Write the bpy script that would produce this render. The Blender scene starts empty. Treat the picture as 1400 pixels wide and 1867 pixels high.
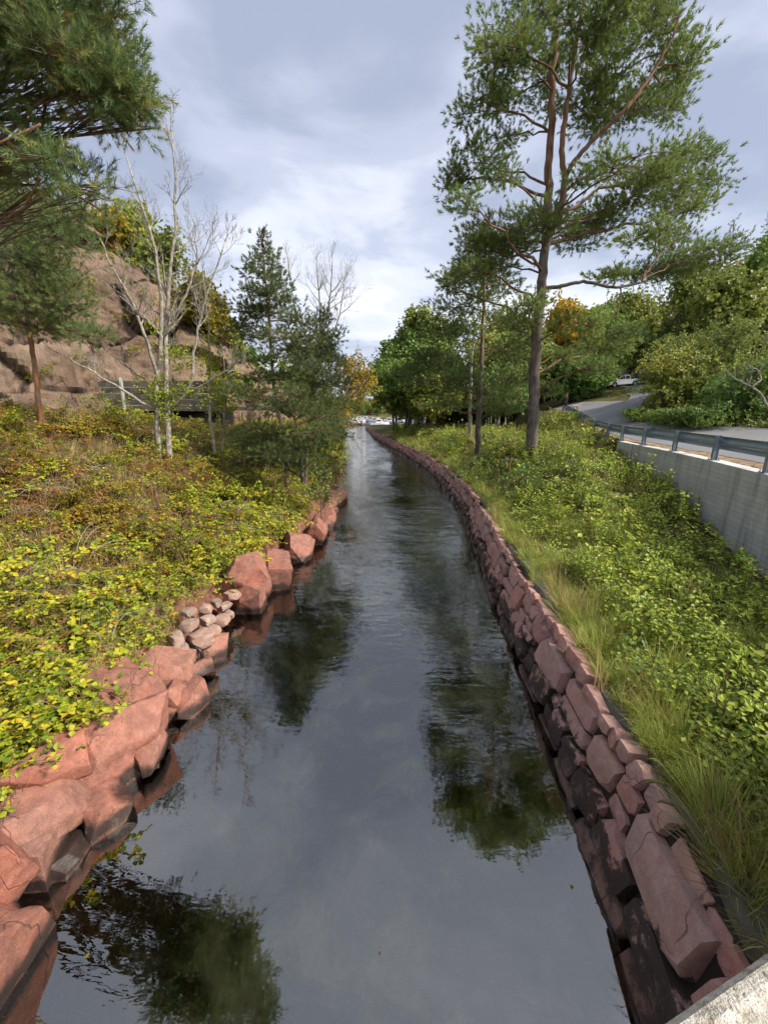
import bpy, math, random
import numpy as np
from mathutils import Vector, Matrix, noise as mnoise

rng = np.random.default_rng(7)
random.seed(7)
sc = bpy.context.scene
col = sc.collection
R = math.radians

# ------------------------------------------------------------------ camera
PITCH = 14.67
CAM = np.array((0.0, 0.0, 5.0))
FPX = 701.0                       # focal length in pixels of the 1400 px wide photograph
cam_d = bpy.data.cameras.new('camera')
cam_d.sensor_fit = 'HORIZONTAL'; cam_d.sensor_width = 36.0
cam_d.lens = 36.0 * FPX / 1400.0
cam_d.clip_start = 0.05; cam_d.clip_end = 6000
cam = bpy.data.objects.new('camera', cam_d); col.objects.link(cam)
cam.location = CAM; cam.rotation_euler = (R(90 - PITCH), 0, 0)
sc.camera = cam

# ------------------------------------------------------------------ world, sun, exposure
SUN_DIR = Vector((0.72, -0.24, 0.66)).normalized()      # towards the sun: behind the camera, to the right
elev = math.asin(SUN_DIR.z); azim = math.atan2(SUN_DIR.x, SUN_DIR.y)
SKY_STRENGTH = 0.1
world = bpy.data.worlds.new('World'); sc.world = world; world.use_nodes = True
wt = world.node_tree; wt.nodes.clear()
def wn(t, **k):
    n = wt.nodes.new(t)
    for a, b in k.items(): setattr(n, a, b)
    return n
w_out = wn('ShaderNodeOutputWorld'); w_bg = wn('ShaderNodeBackground')
w_bg.inputs['Strength'].default_value = SKY_STRENGTH
w_sky = wn('ShaderNodeTexSky', sky_type='NISHITA', sun_disc=False)
w_sky.sun_elevation = elev; w_sky.sun_rotation = azim
w_tc = wn('ShaderNodeTexCoord'); w_sep = wn('ShaderNodeSeparateXYZ')
wt.links.new(w_tc.outputs['Generated'], w_sep.inputs[0])
def wmath(op, a, b=None, clamp=False):
    m = wn('ShaderNodeMath', operation=op); m.use_clamp = clamp
    for i, v in enumerate((a, b)):
        if v is None: continue
        if isinstance(v, (int, float)): m.inputs[i].default_value = v
        else: wt.links.new(v, m.inputs[i])
    return m.outputs[0]
zz = wmath('ADD', wmath('MAXIMUM', w_sep.outputs['Z'], 0.0), 0.22)
cu = wmath('DIVIDE', w_sep.outputs['X'], zz); cv = wmath('DIVIDE', w_sep.outputs['Y'], zz)
w_cmb = wn('ShaderNodeCombineXYZ')
wt.links.new(cu, w_cmb.inputs[0]); wt.links.new(cv, w_cmb.inputs[1])
def wnoise(scale, detail, offs, stretch=(1, 1, 1), rough=0.55, dist=0.0):
    mp = wn('ShaderNodeMapping'); mp.inputs['Location'].default_value = offs; mp.inputs['Scale'].default_value = stretch
    wt.links.new(w_cmb.outputs[0], mp.inputs[0])
    n = wn('ShaderNodeTexNoise'); n.inputs['Scale'].default_value = scale; n.inputs['Detail'].default_value = detail
    n.inputs['Roughness'].default_value = rough; n.inputs['Distortion'].default_value = dist
    wt.links.new(mp.outputs[0], n.inputs['Vector']); return n.outputs['Fac']
n_big = wnoise(0.9, 3, (-4.3, -4.8, 0), (0.8, 1.0, 1), 0.45)
n_fine = wnoise(2.2, 6, (8.9, -0.5, 0), (0.8, 1.05, 1), 0.55, 0.3)
n_mix = wmath('ADD', wmath('MULTIPLY', n_big, 0.55), wmath('MULTIPLY', n_fine, 0.45))
w_ramp = wn('ShaderNodeValToRGB')
wt.links.new(n_mix, w_ramp.inputs[0])
cr = w_ramp.color_ramp; cr.interpolation = 'EASE'
CL = 1.0 / SKY_STRENGTH
def cc(r, g, b, k=1.0): return (r * CL * k, g * CL * k, b * CL * k, 1)
SKYK = 0.45
cr.elements[0].position = 0.40; cr.elements[0].color = cc(0.36, 0.40, 0.52, SKYK)
cr.elements[1].position = 0.64; cr.elements[1].color = cc(0.93, 0.93, 0.98, SKYK)
e = cr.elements.new(0.49); e.color = cc(0.52, 0.56, 0.68, SKYK)
e = cr.elements.new(0.56); e.color = cc(0.72, 0.75, 0.85, SKYK)
w_mix = wn('ShaderNodeMix', data_type='RGBA')
w_mix.inputs[0].default_value = 0.90          # nine tenths cloud, the rest clear sky showing through
wt.links.new(w_sky.outputs[0], w_mix.inputs[6]); wt.links.new(w_ramp.outputs[0], w_mix.inputs[7])
wt.links.new(w_mix.outputs[2], w_bg.inputs['Color']); wt.links.new(w_bg.outputs[0], w_out.inputs[0])

sun_d = bpy.data.lights.new('sun', 'SUN'); sun_d.energy = 2.5; sun_d.angle = R(9.0); sun_d.color = (1.0, 0.93, 0.82)
sun = bpy.data.objects.new('sun', sun_d); col.objects.link(sun)
sun.rotation_euler = (-SUN_DIR).to_track_quat('-Z', 'Y').to_euler(); sun.location = (20, -20, 30)
vs = sc.view_settings
vs.view_transform = 'Standard'; vs.look = 'None'; vs.gamma = 1.0; vs.use_curve_mapping = False; vs.exposure = 1.5
sc.cycles.max_bounces = 5; sc.cycles.diffuse_bounces = 2; sc.cycles.glossy_bounces = 2
sc.cycles.transparent_max_bounces = 6; sc.cycles.transmission_bounces = 3
sc.cycles.use_denoising = True; sc.cycles.use_adaptive_sampling = True; sc.cycles.adaptive_threshold = 0.04; sc.cycles.debug_use_spatial_splits = True

# ------------------------------------------------------------------ pixel helpers (photo pixels -> places in the world)
_c, _s = math.cos(R(PITCH)), math.sin(R(PITCH))
def ray(px, py):
    u = (px - 700.0) / FPX; v = (933.5 - py) / FPX
    return np.array((u, _c + v * _s, -_s + v * _c))
def at_y(px, py, Y):
    d = ray(px, py); return CAM + d * (Y / d[1])
def at_z(px, py, z):
    d = ray(px, py); return CAM + d * ((z - CAM[2]) / d[2])

# ------------------------------------------------------------------ mesh builder
class MB:
    def __init__(s): s.V = []; s.F = []; s.T = []; s.M = []; s.n = 0
    def add(s, V, F, tint=0.5, mat=0):
        V = np.asarray(V, float).reshape(-1, 3); F = np.asarray(F, np.int64)
        s.V.append(V); s.F.append(F + s.n); s.n += len(V)
        t = np.empty(len(V)); t[:] = tint; s.T.append(t); s.M.append(np.full(len(F), mat, np.int32))
    def mesh(s, name, mats, smooth=False):
        me = bpy.data.meshes.new(name)
        if s.n:
            V = np.concatenate(s.V)
            me.vertices.add(len(V)); me.vertices.foreach_set('co', V.astype(np.float32).ravel())
            loops = np.concatenate([f.ravel() for f in s.F]); sizes = np.concatenate([np.full(len(f), f.shape[1]) for f in s.F])
            me.loops.add(len(loops)); me.loops.foreach_set('vertex_index', loops.astype(np.int32))
            me.polygons.add(len(sizes)); me.polygons.foreach_set('loop_start', (np.cumsum(sizes) - sizes).astype(np.int32))
            me.polygons.foreach_set('material_index', np.concatenate(s.M))
            a = me.attributes.new('tint', 'FLOAT', 'POINT'); a.data.foreach_set('value', np.concatenate(s.T).astype(np.float32))
            me.update(calc_edges=True)
            me.polygons.foreach_set('use_smooth', np.full(len(sizes), smooth))
        for m in (mats if isinstance(mats, (list, tuple)) else [mats]): me.materials.append(m)
        return me
    def build(s, name, mats, parent=None, smooth=False, loc=None):
        me = s.mesh(name, mats, smooth)
        if loc is not None and s.n:
            me.transform(Matrix.Translation(-Vector(loc)))
        o = bpy.data.objects.new(name, me); col.objects.link(o)
        if loc is not None: o.location = loc
        if parent is not None: o.parent = parent
        return o
    def box(s, c, size, rot=None, tint=0.5, mat=0):
        h = np.asarray(size) / 2
        V = np.array([(x, y, z) for x in (-1, 1) for y in (-1, 1) for z in (-1, 1)]) * h
        if rot is not None: V = V @ np.asarray(rot).T
        s.add(V + np.asarray(c), [(0, 1, 3, 2), (4, 6, 7, 5), (0, 4, 5, 1), (2, 3, 7, 6), (0, 2, 6, 4), (1, 5, 7, 3)], tint, mat)
    def tube(s, pts, radii, sides=6, tint=0.5, mat=0, cap=True):
        pts = np.asarray(pts, float); n = len(pts); radii = np.broadcast_to(np.asarray(radii, float), (n,))
        tg = np.gradient(pts, axis=0); tg /= np.linalg.norm(tg, axis=1)[:, None] + 1e-9
        ref = np.array((0.0, 0, 1)) if abs(tg[0][2]) < 0.9 else np.array((1.0, 0, 0))
        a = np.cross(tg, ref); a /= np.linalg.norm(a, axis=1)[:, None] + 1e-9; b = np.cross(tg, a)
        th = np.arange(sides) * 2 * np.pi / sides
        ring = a[:, None] * np.cos(th)[None, :, None] + b[:, None] * np.sin(th)[None, :, None]
        V = (pts[:, None] + ring * radii[:, None, None]).reshape(-1, 3)
        i = np.arange(n - 1)[:, None] * sides; j = np.arange(sides)[None]; k = (j + 1) % sides
        F = np.stack([i + j, i + k, i + sides + k, i + sides + j], -1).reshape(-1, 4)
        if np.ndim(tint): tint = np.repeat(np.asarray(tint), sides)
        s.add(V, F, tint, mat)
        if cap and sides > 3:
            s.F.append(np.array([list(range(s.n - sides, s.n))])); s.M.append(np.full(1, mat, np.int32))

def twigs(mb, A, B, r, tint=0.5, mat=0):
    """many thin three-sided sticks from points A to points B"""
    A = np.asarray(A); B = np.asarray(B)
    if not len(A): return
    d = B - A; d = d / (np.linalg.norm(d, axis=1)[:, None] + 1e-9)
    ref = np.where(np.abs(d[:, 2:3]) < 0.9, np.array([[0, 0, 1.0]]), np.array([[1.0, 0, 0]]))
    a = np.cross(d, ref); a /= np.linalg.norm(a, axis=1)[:, None] + 1e-9; b = np.cross(d, a)
    ring = [a * math.cos(t) + b * math.sin(t) for t in (0, 2.094, 4.189)]
    r = np.broadcast_to(np.asarray(r, float), (len(A),))[:, None]
    V = np.stack([A + ring[0] * r, A + ring[1] * r, A + ring[2] * r, B + ring[0] * r * .5, B + ring[1] * r * .5, B + ring[2] * r * .5], 1)
    k = np.arange(len(A))[:, None, None] * 6
    F = (np.array([(0, 1, 4, 3), (1, 2, 5, 4), (2, 0, 3, 5)])[None] + k).reshape(-1, 4)
    mb.add(V.reshape(-1, 3), F, tint, mat)

def rot_frames(D, roll=None):
    """rotation matrices whose local z runs along D, with a random roll"""
    D = D / (np.linalg.norm(D, axis=1)[:, None] + 1e-9)
    ref = np.where(np.abs(D[:, 2:3]) < 0.95, np.array([[0, 0, 1.0]]), np.array([[1.0, 0, 0]]))
    a = np.cross(ref, D); a /= np.linalg.norm(a, axis=1)[:, None] + 1e-9; b = np.cross(D, a)
    th = rng.uniform(0, 2 * np.pi, len(D)) if roll is None else np.broadcast_to(roll, (len(D),))
    c, s_ = np.cos(th)[:, None], np.sin(th)[:, None]
    return np.stack([a * c + b * s_, -a * s_ + b * c, D], -1)

def stamp(mb, temps, P, Rm, S, tint, mat=0):
    """stamp templates (V, F) at the points P, turned by Rm, scaled by S"""
    which = rng.integers(0, len(temps), len(P)); S = np.broadcast_to(S, (len(P),)); tint = np.broadcast_to(tint, (len(P),))
    for q, (TV, TF) in enumerate(temps):
        m = which == q; n = int(m.sum())
        if not n: continue
        V = np.einsum('nij,kj->nki', Rm[m], TV) * S[m][:, None, None] + P[m][:, None]
        F = (TF[None] + (np.arange(n) * len(TV))[:, None, None]).reshape(-1, TF.shape[1])
        mb.add(V.reshape(-1, 3), F, np.repeat(tint[m], len(TV)), mat)

def empty(name, loc, parent=None):
    o = bpy.data.objects.new(name, None); col.objects.link(o); o.location = Vector(loc); o.empty_display_size = 0.3
    if parent: o.parent = parent
    return o
def tag(o, label=None, cat=None, group=None, kind=None):
    if label: o['label'] = label
    if cat: o['category'] = cat
    if group: o['group'] = group
    if kind: o['kind'] = kind
    return o
def part(mb, name, mats, root, smooth=False):
    """a mesh in world coordinates made a child of an Empty that stands at its thing's base"""
    me = mb.mesh(name, mats, smooth); me.transform(Matrix.Translation(-root.location))
    o = bpy.data.objects.new(name, me); col.objects.link(o); o.parent = root
    return o

# ------------------------------------------------------------------ materials
def new_mat(name):
    m = bpy.data.materials.new(name); m.use_nodes = True; nt = m.node_tree; nt.nodes.clear()
    return m, nt
class NT:
    def __init__(s, nt): s.nt = nt
    def n(s, t, **k):
        x = s.nt.nodes.new(t)
        for a, b in k.items(): setattr(x, a, b)
        return x
    def l(s, a, b): s.nt.links.new(a, b)
    def set(s, sock, v):
        if hasattr(v, 'is_output'): s.l(v, sock)
        else: sock.default_value = v
    def math(s, op, a, b=None, clamp=False):
        m = s.n('ShaderNodeMath', operation=op); m.use_clamp = clamp
        s.set(m.inputs[0], a)
        if b is not None: s.set(m.inputs[1], b)
        return m.outputs[0]
    def noise(s, scale, detail=4, rough=0.55, vec=None, dist=0.0, stretch=None):
        t = s.n('ShaderNodeTexNoise'); t.inputs['Scale'].default_value = scale; t.inputs['Detail'].default_value = detail
        t.inputs['Roughness'].default_value = rough; t.inputs['Distortion'].default_value = dist
        v = vec if vec is not None else s.pos()
        if stretch:
            mp = s.n('ShaderNodeMapping'); mp.inputs['Scale'].default_value = stretch; s.l(v, mp.inputs[0]); v = mp.outputs[0]
        s.l(v, t.inputs['Vector']); return t.outputs['Fac']
    def pos(s): return s.n('ShaderNodeNewGeometry').outputs['Position']
    def obj(s): return s.n('ShaderNodeTexCoord').outputs['Object']
    def attr(s, name): return s.n('ShaderNodeAttribute', attribute_name=name).outputs['Fac']
    def rand(s): return s.n('ShaderNodeObjectInfo').outputs['Random']
    def ramp(s, fac, stops, interp='LINEAR'):
        r = s.n('ShaderNodeValToRGB'); s.l(fac, r.inputs[0]); c = r.color_ramp; c.interpolation = interp
        while len(c.elements) < len(stops): c.elements.new(0.5)
        for e_, (p, q) in zip(c.elements, stops):
            e_.position = p; e_.color = (q[0], q[1], q[2], 1) if not isinstance(q, (int, float)) else (q, q, q, 1)
        return r.outputs[0]
    def mix(s, f, a, b, blend='MIX'):
        m = s.n('ShaderNodeMix', data_type='RGBA', blend_type=blend); s.set(m.inputs[0], f)
        for i, v in ((6, a), (7, b)):
            if isinstance(v, tuple): v = (v[0], v[1], v[2], 1)
            s.set(m.inputs[i], v)
        return m.outputs[2]
    def bump(s, h, strength=0.3, dist=0.05, normal=None):
        b = s.n('ShaderNodeBump'); b.inputs['Strength'].default_value = strength; b.inputs['Distance'].default_value = dist
        s.l(h, b.inputs['Height'])
        if normal is not None: s.l(normal, b.inputs['Normal'])
        return b.outputs[0]
    def bsdf(s, color, rough=0.8, spec=0.3, normal=None, metal=0.0):
        p = s.n('ShaderNodeBsdfPrincipled')
        if isinstance(color, tuple): color = (color[0], color[1], color[2], 1)
        s.set(p.inputs['Base Color'], color); s.set(p.inputs['Roughness'], rough); p.inputs['Specular IOR Level'].default_value = spec
        s.set(p.inputs['Metallic'], metal)
        if normal is not None: s.l(normal, p.inputs['Normal'])
        return p.outputs[0]
    def out(s, sh): s.l(sh, s.n('ShaderNodeOutputMaterial').inputs[0])

def leaf_mat(name, stops, rough=0.55, trans=0.3, spec=0.25, wt_=0.7):
    m, nt = new_mat(name); k = NT(nt)
    f = k.math('ADD', k.math('MULTIPLY', k.attr('tint'), wt_), k.math('MULTIPLY', k.rand(), 1 - wt_))
    c = k.ramp(f, stops)
    b = k.bsdf(c, rough, spec)
    t = k.n('ShaderNodeBsdfTranslucent'); k.l(c, t.inputs[0])
    mx = k.n('ShaderNodeMixShader'); mx.inputs[0].default_value = trans; k.l(b, mx.inputs[1]); k.l(t.outputs[0], mx.inputs[2])
    k.out(mx.outputs[0]); return m

def bark_mat(name, stops, scale=9, bump=0.6, stretch=(1, 1, 0.18), rough=0.9):
    """colour from 'tint' (up the trunk) and from furrowed noise"""
    m, nt = new_mat(name); k = NT(nt)
    v = k.obj()
    n1 = k.noise(scale, 5, 0.6, v, 0.8, stretch); n2 = k.noise(scale * 0.35, 3, 0.5, v)
    c = k.ramp(k.attr('tint'), stops)
    c = k.mix(k.math('MULTIPLY', k.ramp(n1, [(0.42, 1.0), (0.60, 0.0)]), 0.65), c, (0.05, 0.036, 0.028))
    c = k.mix(k.math('MULTIPLY', k.ramp(n2, [(0.45, 0.0), (0.7, 1.0)]), 0.35), c, (0.30, 0.28, 0.24))
    k.out(k.bsdf(c, rough, 0.2, k.bump(n1, bump, 0.03))); return m

def plain_mat(name, color, rough=0.6, spec=0.4, metal=0.0, var=0.15, scale=6.0, bump=0.0):
    m, nt = new_mat(name); k = NT(nt)
    n = k.noise(scale, 5, 0.6, k.obj())
    dark = tuple(c * (1 - var * 2) for c in color); light = tuple(min(1, c * (1 + var)) for c in color)
    c = k.mix(n, dark, light)
    k.out(k.bsdf(c, rough, spec, k.bump(n, bump, 0.01) if bump else None, metal)); return m

MAT = {}
# ground: earth and short growth, with bare granite where the 'tint' attribute says so
m, nt = new_mat('ground'); k = NT(nt)
g1 = k.noise(1.6, 6, 0.6); g2 = k.noise(0.25, 3); g3 = k.noise(9, 4)
earth = k.ramp(g1, [(0.35, (0.045, 0.038, 0.018)), (0.5, (0.085, 0.075, 0.028)), (0.68, (0.16, 0.12, 0.05))])
earth = k.mix(k.ramp(g2, [(0.4, 0.0), (0.6, 1.0)]), earth, k.ramp(g3, [(0.4, (0.075, 0.08, 0.022)), (0.6, (0.14, 0.12, 0.045))]))
rock = k.ramp(k.noise(3.0, 7, 0.65), [(0.3, (0.06, 0.03, 0.02)), (0.5, (0.15, 0.065, 0.045)), (0.7, (0.24, 0.13, 0.085))])
bed1 = k.noise(1.1, 6, 0.62, dist=0.5); bed2 = k.noise(14, 3)
bed = k.ramp(bed1, [(0.38, (0.02, 0.022, 0.010)), (0.48, (0.055, 0.060, 0.026)), (0.55, (0.28, 0.28, 0.16)), (0.64, (0.62, 0.60, 0.42))])
bed = k.mix(k.math('MULTIPLY', k.ramp(bed2, [(0.64, 0.0), (0.74, 1.0)]), 0.5), bed, (0.30, 0.30, 0.20))
gc = k.mix(k.attr('rock'), earth, rock)
gc = k.mix(k.attr('bed'), gc, bed)
k.out(k.bsdf(gc, 0.95, 0.1, k.bump(g3, 0.5, 0.06))); MAT['ground'] = m

# water: clear sheet, Fresnel mirror on top, brownish green to look through
m, nt = new_mat('water'); k = NT(nt)
p = k.pos(); sp = k.n('ShaderNodeSeparateXYZ'); k.l(p, sp.inputs[0])
def mp(scale, loc=(0, 0, 0)):
    q = k.n('ShaderNodeMapping'); q.inputs['Scale'].default_value = scale; q.inputs['Location'].default_value = loc; k.l(p, q.inputs[0]); return q.outputs[0]
rip = k.noise(5.0, 3, 0.5, mp((0.35, 1.0, 1)), 0.6)
swell = k.noise(1.3, 2, 0.4, mp((0.6, 1.0, 1)), 0.3)
fine = k.noise(16.0, 2, 0.5, mp((0.5, 1.0, 1)), 0.4)
wind = k.ramp(k.noise(0.33, 2, 0.5, mp((1.0, 0.6, 1), (4, 2, 0))), [(0.38, 0.25), (0.62, 1.0)])
far = k.n('ShaderNodeMapRange'); far.inputs[1].default_value = 4.0; far.inputs[2].default_value = 17.0; far.inputs[3].default_value = 0.03; far.inputs[4].default_value = 1.0
k.l(sp.outputs['Y'], far.inputs[0])
amp = k.math('MULTIPLY', wind, far.outputs[0])
h = k.math('ADD', k.math('MULTIPLY', rip, 0.55), k.math('ADD', k.math('MULTIPLY', swell, 0.8), k.math('MULTIPLY', fine, 0.12)))
h = k.math('MULTIPLY', h, amp)
nb = k.bump(h, 0.8, 0.11)
fr = k.n('ShaderNodeFresnel'); fr.inputs['IOR'].default_value = 2.8; k.l(nb, fr.inputs['Normal'])
gl = k.n('ShaderNodeBsdfGlossy'); gl.inputs['Roughness'].default_value = 0.0; gl.inputs[0].default_value = (1.0, 0.985, 0.94, 1); k.l(nb, gl.inputs['Normal'])
tr = k.n('ShaderNodeBsdfTransparent'); tr.inputs[0].default_value = (0.88, 0.88, 0.70, 1)
mx = k.n('ShaderNodeMixShader'); k.l(fr.outputs[0], mx.inputs[0]); k.l(tr.outputs[0], mx.inputs[1]); k.l(gl.outputs[0], mx.inputs[2])
k.out(mx.outputs[0]); MAT['water'] = m

# red granite for the boulders
def granite(name, base, light, dark, wet=True, speck=90, lichen=0.0, grey=0.35, crack=1.3, ragged=1.5):
    m, nt = new_mat(name); k = NT(nt)
    p = k.pos(); ov = k.obj()
    big = k.noise(1.8, 5, 0.6, p); mid = k.noise(9, 5, 0.65, p); sp_ = k.noise(speck, 2, 0.7, p)
    c = k.mix(k.ramp(big, [(0.36, 0.0), (0.62, 1.0)]), dark, base)
    c = k.mix(k.ramp(mid, [(0.42, 0.0), (0.66, 0.75)]), c, light)
    rd = k.math('FRACT', k.math('ADD', k.rand(), k.attr('tint')))
    c = k.mix(grey, c, k.ramp(rd, [(0.0, (0.42, 0.14, 0.11)), (0.2, (0.22, 0.12, 0.105)), (0.38, (0.36, 0.19, 0.16)), (0.52, (0.13, 0.095, 0.09)), (0.64, (0.40, 0.27, 0.21)), (0.8, (0.045, 0.04, 0.04)), (0.9, (0.30, 0.24, 0.22)), (1.0, (0.34, 0.15, 0.13))]))
    c = k.mix(k.math('MULTIPLY', k.ramp(k.noise(4.0, 4, 0.6, p, 0.6), [(0.5, 0.0), (0.64, 1.0)]), 0.45), c, dark)
    wv = k.n('ShaderNodeVectorMath', operation='ADD'); k.l(p, wv.inputs[0]); nzz = k.n('ShaderNodeTexNoise'); nzz.inputs['Scale'].default_value = 2.5; k.l(p, nzz.inputs['Vector'])
    sc_ = k.n('ShaderNodeVectorMath', operation='SCALE'); k.l(nzz.outputs['Color'], sc_.inputs[0]); sc_.inputs['Scale'].default_value = 0.35; k.l(sc_.outputs[0], wv.inputs[1])
    vo = k.n('ShaderNodeTexVoronoi', feature='DISTANCE_TO_EDGE'); vo.inputs['Scale'].default_value = crack; k.l(wv.outputs[0], vo.inputs['Vector'])
    cr_ = k.math('MAXIMUM', k.ramp(vo.outputs['Distance'], [(0.0, 0.25), (0.007, 1.0)]), k.ramp(k.noise(1.4, 2, 0.5, p), [(0.50, 1.0), (0.58, 0.0)]))
    c = k.mix(cr_, (0.05, 0.025, 0.02), c)
    c = k.mix(k.math('MULTIPLY', k.ramp(sp_, [(0.54, 0.0), (0.66, 1.0)]), 0.28), c, (0.52, 0.36, 0.30))
    c = k.mix(k.math('MULTIPLY', k.ramp(sp_, [(0.34, 1.0), (0.44, 0.0)]), 0.3), c, (0.06, 0.03, 0.028))
    if lichen:
        li = k.noise(7, 3, 0.5, ov); c = k.mix(k.math('MULTIPLY', k.ramp(li, [(0.66, 0.0), (0.70, 1.0)]), lichen), c, (0.42, 0.26, 0.04))
    s3 = k.n('ShaderNodeSeparateXYZ'); k.l(p, s3.inputs[0])
    # black tide stain: a band above the water with a ragged upper edge
    edge = k.math('ADD', s3.outputs['Z'], k.math('MULTIPLY', k.math('SUBTRACT', k.noise(2.6, 6, 0.7, p), 0.5), ragged))
    band = k.ramp(edge, [(0.0, 0.62), (wet * 0.5, 0.95), (wet + 0.06, 0.9), (wet + 0.17, 0.0)])
    c = k.mix(band, c, (0.022, 0.018, 0.016))
    h = k.math('ADD', k.math('ADD', mid, k.math('MULTIPLY', sp_, 0.2)), k.math('MULTIPLY', cr_, 0.8))
    ro = k.ramp(edge, [(0.0, 0.3), (0.35, 0.78)])
    k.out(k.bsdf(c, ro, 0.35, k.bump(h, 0.55, 0.03))); return m
MAT['granite'] = granite('red_granite', (0.30, 0.098, 0.058), (0.39, 0.165, 0.108), (0.15, 0.062, 0.043), 0.10, grey=0.20, crack=1.1, ragged=0.35)
MAT['wallstone'] = granite('wall_stone', (0.52, 0.26, 0.22), (0.62, 0.42, 0.36), (0.32, 0.165, 0.145), 0.36, 70, 0.6, 0.5, 1.0, 1.9)
MAT['palestone'] = granite('pale_stone', (0.34, 0.23, 0.17), (0.44, 0.37, 0.30), (0.25, 0.14, 0.10), 0.02, 60, 0.0, 0.35)

# cliff
m, nt = new_mat('cliff'); k = NT(nt)
a = k.noise(0.22, 6, 0.6, None, 0.4); b = k.noise(1.5, 6, 0.65, None, 0, (1, 1, 0.35)); c3 = k.noise(7, 5, 0.7)
c = k.ramp(a, [(0.34, (0.11, 0.070, 0.050)), (0.5, (0.20, 0.128, 0.090)), (0.64, (0.27, 0.19, 0.135))])
c = k.mix(k.ramp(b, [(0.45, 0.0), (0.7, 0.6)]), c, (0.12, 0.085, 0.075))
c = k.mix(k.math('MULTIPLY', k.ramp(c3, [(0.52, 0.0), (0.7, 1.0)]), 0.35), c, (0.22, 0.21, 0.14))
wv = k.n('ShaderNodeVectorMath', operation='ADD'); nz_ = k.n('ShaderNodeTexNoise'); nz_.inputs['Scale'].default_value = 0.5; nz_.inputs['Detail'].default_value = 4; pq = k.pos(); k.l(pq, nz_.inputs['Vector'])
mq = k.n('ShaderNodeMapping'); mq.inputs['Scale'].default_value = (0.30, 0.30, 0.22); k.l(pq, mq.inputs[0]); k.l(mq.outputs[0], wv.inputs[0]); sq = k.n('ShaderNodeVectorMath', operation='SCALE'); k.l(nz_.outputs['Color'], sq.inputs[0]); sq.inputs['Scale'].default_value = 0.6; k.l(sq.outputs[0], wv.inputs[1])
vq = k.n('ShaderNodeTexVoronoi', feature='DISTANCE_TO_EDGE'); vq.inputs['Scale'].default_value = 1.0; k.l(wv.outputs[0], vq.inputs['Vector'])
ckq = k.math('MAXIMUM', k.ramp(vq.outputs['Distance'], [(0.0, 0.0), (0.022, 1.0)]), k.ramp(k.noise(0.35, 2), [(0.46, 1.0), (0.56, 0.0)]))
c = k.mix(ckq, (0.035, 0.028, 0.022), c)
c = k.mix(k.math('MULTIPLY', k.ramp(k.noise(0.5, 5, 0.7), [(0.52, 0.0), (0.68, 1.0)]), 0.55), c, (0.15, 0.135, 0.07))
c = k.mix(k.attr('tint'), (0.02, 0.016, 0.014), c)
k.out(k.bsdf(c, 0.9, 0.2, k.bump(k.math('ADD', b, k.math('MULTIPLY', c3, 0.4)), 0.8, 0.25))); MAT['cliff'] = m

# concrete with board marks
def concrete(name, base, boards=True):
    m, nt = new_mat(name); k = NT(nt)
    p = k.pos(); n1 = k.noise(1.3, 6, 0.6, p); n2 = k.noise(14, 5, 0.7, p)
    c = k.mix(n1, tuple(x * 0.62 for x in base), tuple(min(1, x * 1.25) for x in base))
    c = k.mix(k.math('MULTIPLY', n2, 0.35), c, (0.16, 0.15, 0.12))
    h = n2
    if boards:
        s3 = k.n('ShaderNodeSeparateXYZ'); k.l(p, s3.inputs[0])
        zb = k.math('MULTIPLY', s3.outputs['Z'], 6.5)
        fr_ = k.math('FRACT', zb); fl = k.math('FLOOR', zb)
        joint = k.ramp(fr_, [(0.0, 0.0), (0.06, 1.0), (0.94, 1.0), (1.0, 0.0)])
        wnz = k.n('ShaderNodeTexWhiteNoise', noise_dimensions='2D')
        cmb = k.n('ShaderNodeCombineXYZ'); k.l(fl, cmb.inputs[0])
        k.l(k.math('FLOOR', k.math('MULTIPLY', s3.outputs['Y'], 0.42)), cmb.inputs[1]); k.l(cmb.outputs[0], wnz.inputs['Vector'])
        c = k.mix(k.math('MULTIPLY', wnz.outputs[0], 0.5), c, tuple(x * 0.6 for x in base))
        streak = k.noise(2.2, 5, 0.6, p, 0.3, (1.0, 1.0, 0.12))
        c = k.mix(k.math('MULTIPLY', k.ramp(streak, [(0.48, 0.0), (0.66, 1.0)]), 0.5), c, (0.15, 0.14, 0.125))
        c = k.mix(k.math('ADD', k.math('MULTIPLY', joint, 0.45), 0.55), (0.14, 0.135, 0.12), c)
        h = k.math('ADD', k.math('MULTIPLY', joint, 1.2), k.math('ADD', k.math('MULTIPLY', wnz.outputs[0], 0.5), k.math('MULTIPLY', n2, 0.5)))
    k.out(k.bsdf(c, 0.88, 0.25, k.bump(h, 0.5, 0.02))); return m
MAT['concrete'] = concrete('board_marked_concrete', (0.72, 0.715, 0.67))
MAT['capconc'] = concrete('cap_concrete', (0.46, 0.44, 0.39), False)
# exposed aggregate on the bridge parapet
m, nt = new_mat('bridge_concrete'); k = NT(nt)
n1 = k.noise(26, 5, 0.75); n2 = k.noise(160, 2, 0.6); n3 = k.noise(2.2, 4)
c = k.ramp(n1, [(0.33, (0.16, 0.14, 0.11)), (0.47, (0.42, 0.38, 0.31)), (0.62, (0.58, 0.55, 0.48))])
c = k.mix(k.math('MULTIPLY', k.ramp(n2, [(0.33, 1.0), (0.42, 0.0)]), 0.6), c, (0.12, 0.10, 0.08))
c = k.mix(k.math('MULTIPLY', k.ramp(n3, [(0.5, 0.0), (0.7, 1.0)]), 0.4), c, (0.34, 0.34, 0.28))
k.out(k.bsdf(c, 0.9, 0.2, k.bump(k.math('ADD', n1, k.math('MULTIPLY', n2, 0.4)), 0.8, 0.012))); MAT['bridge'] = m

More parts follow.
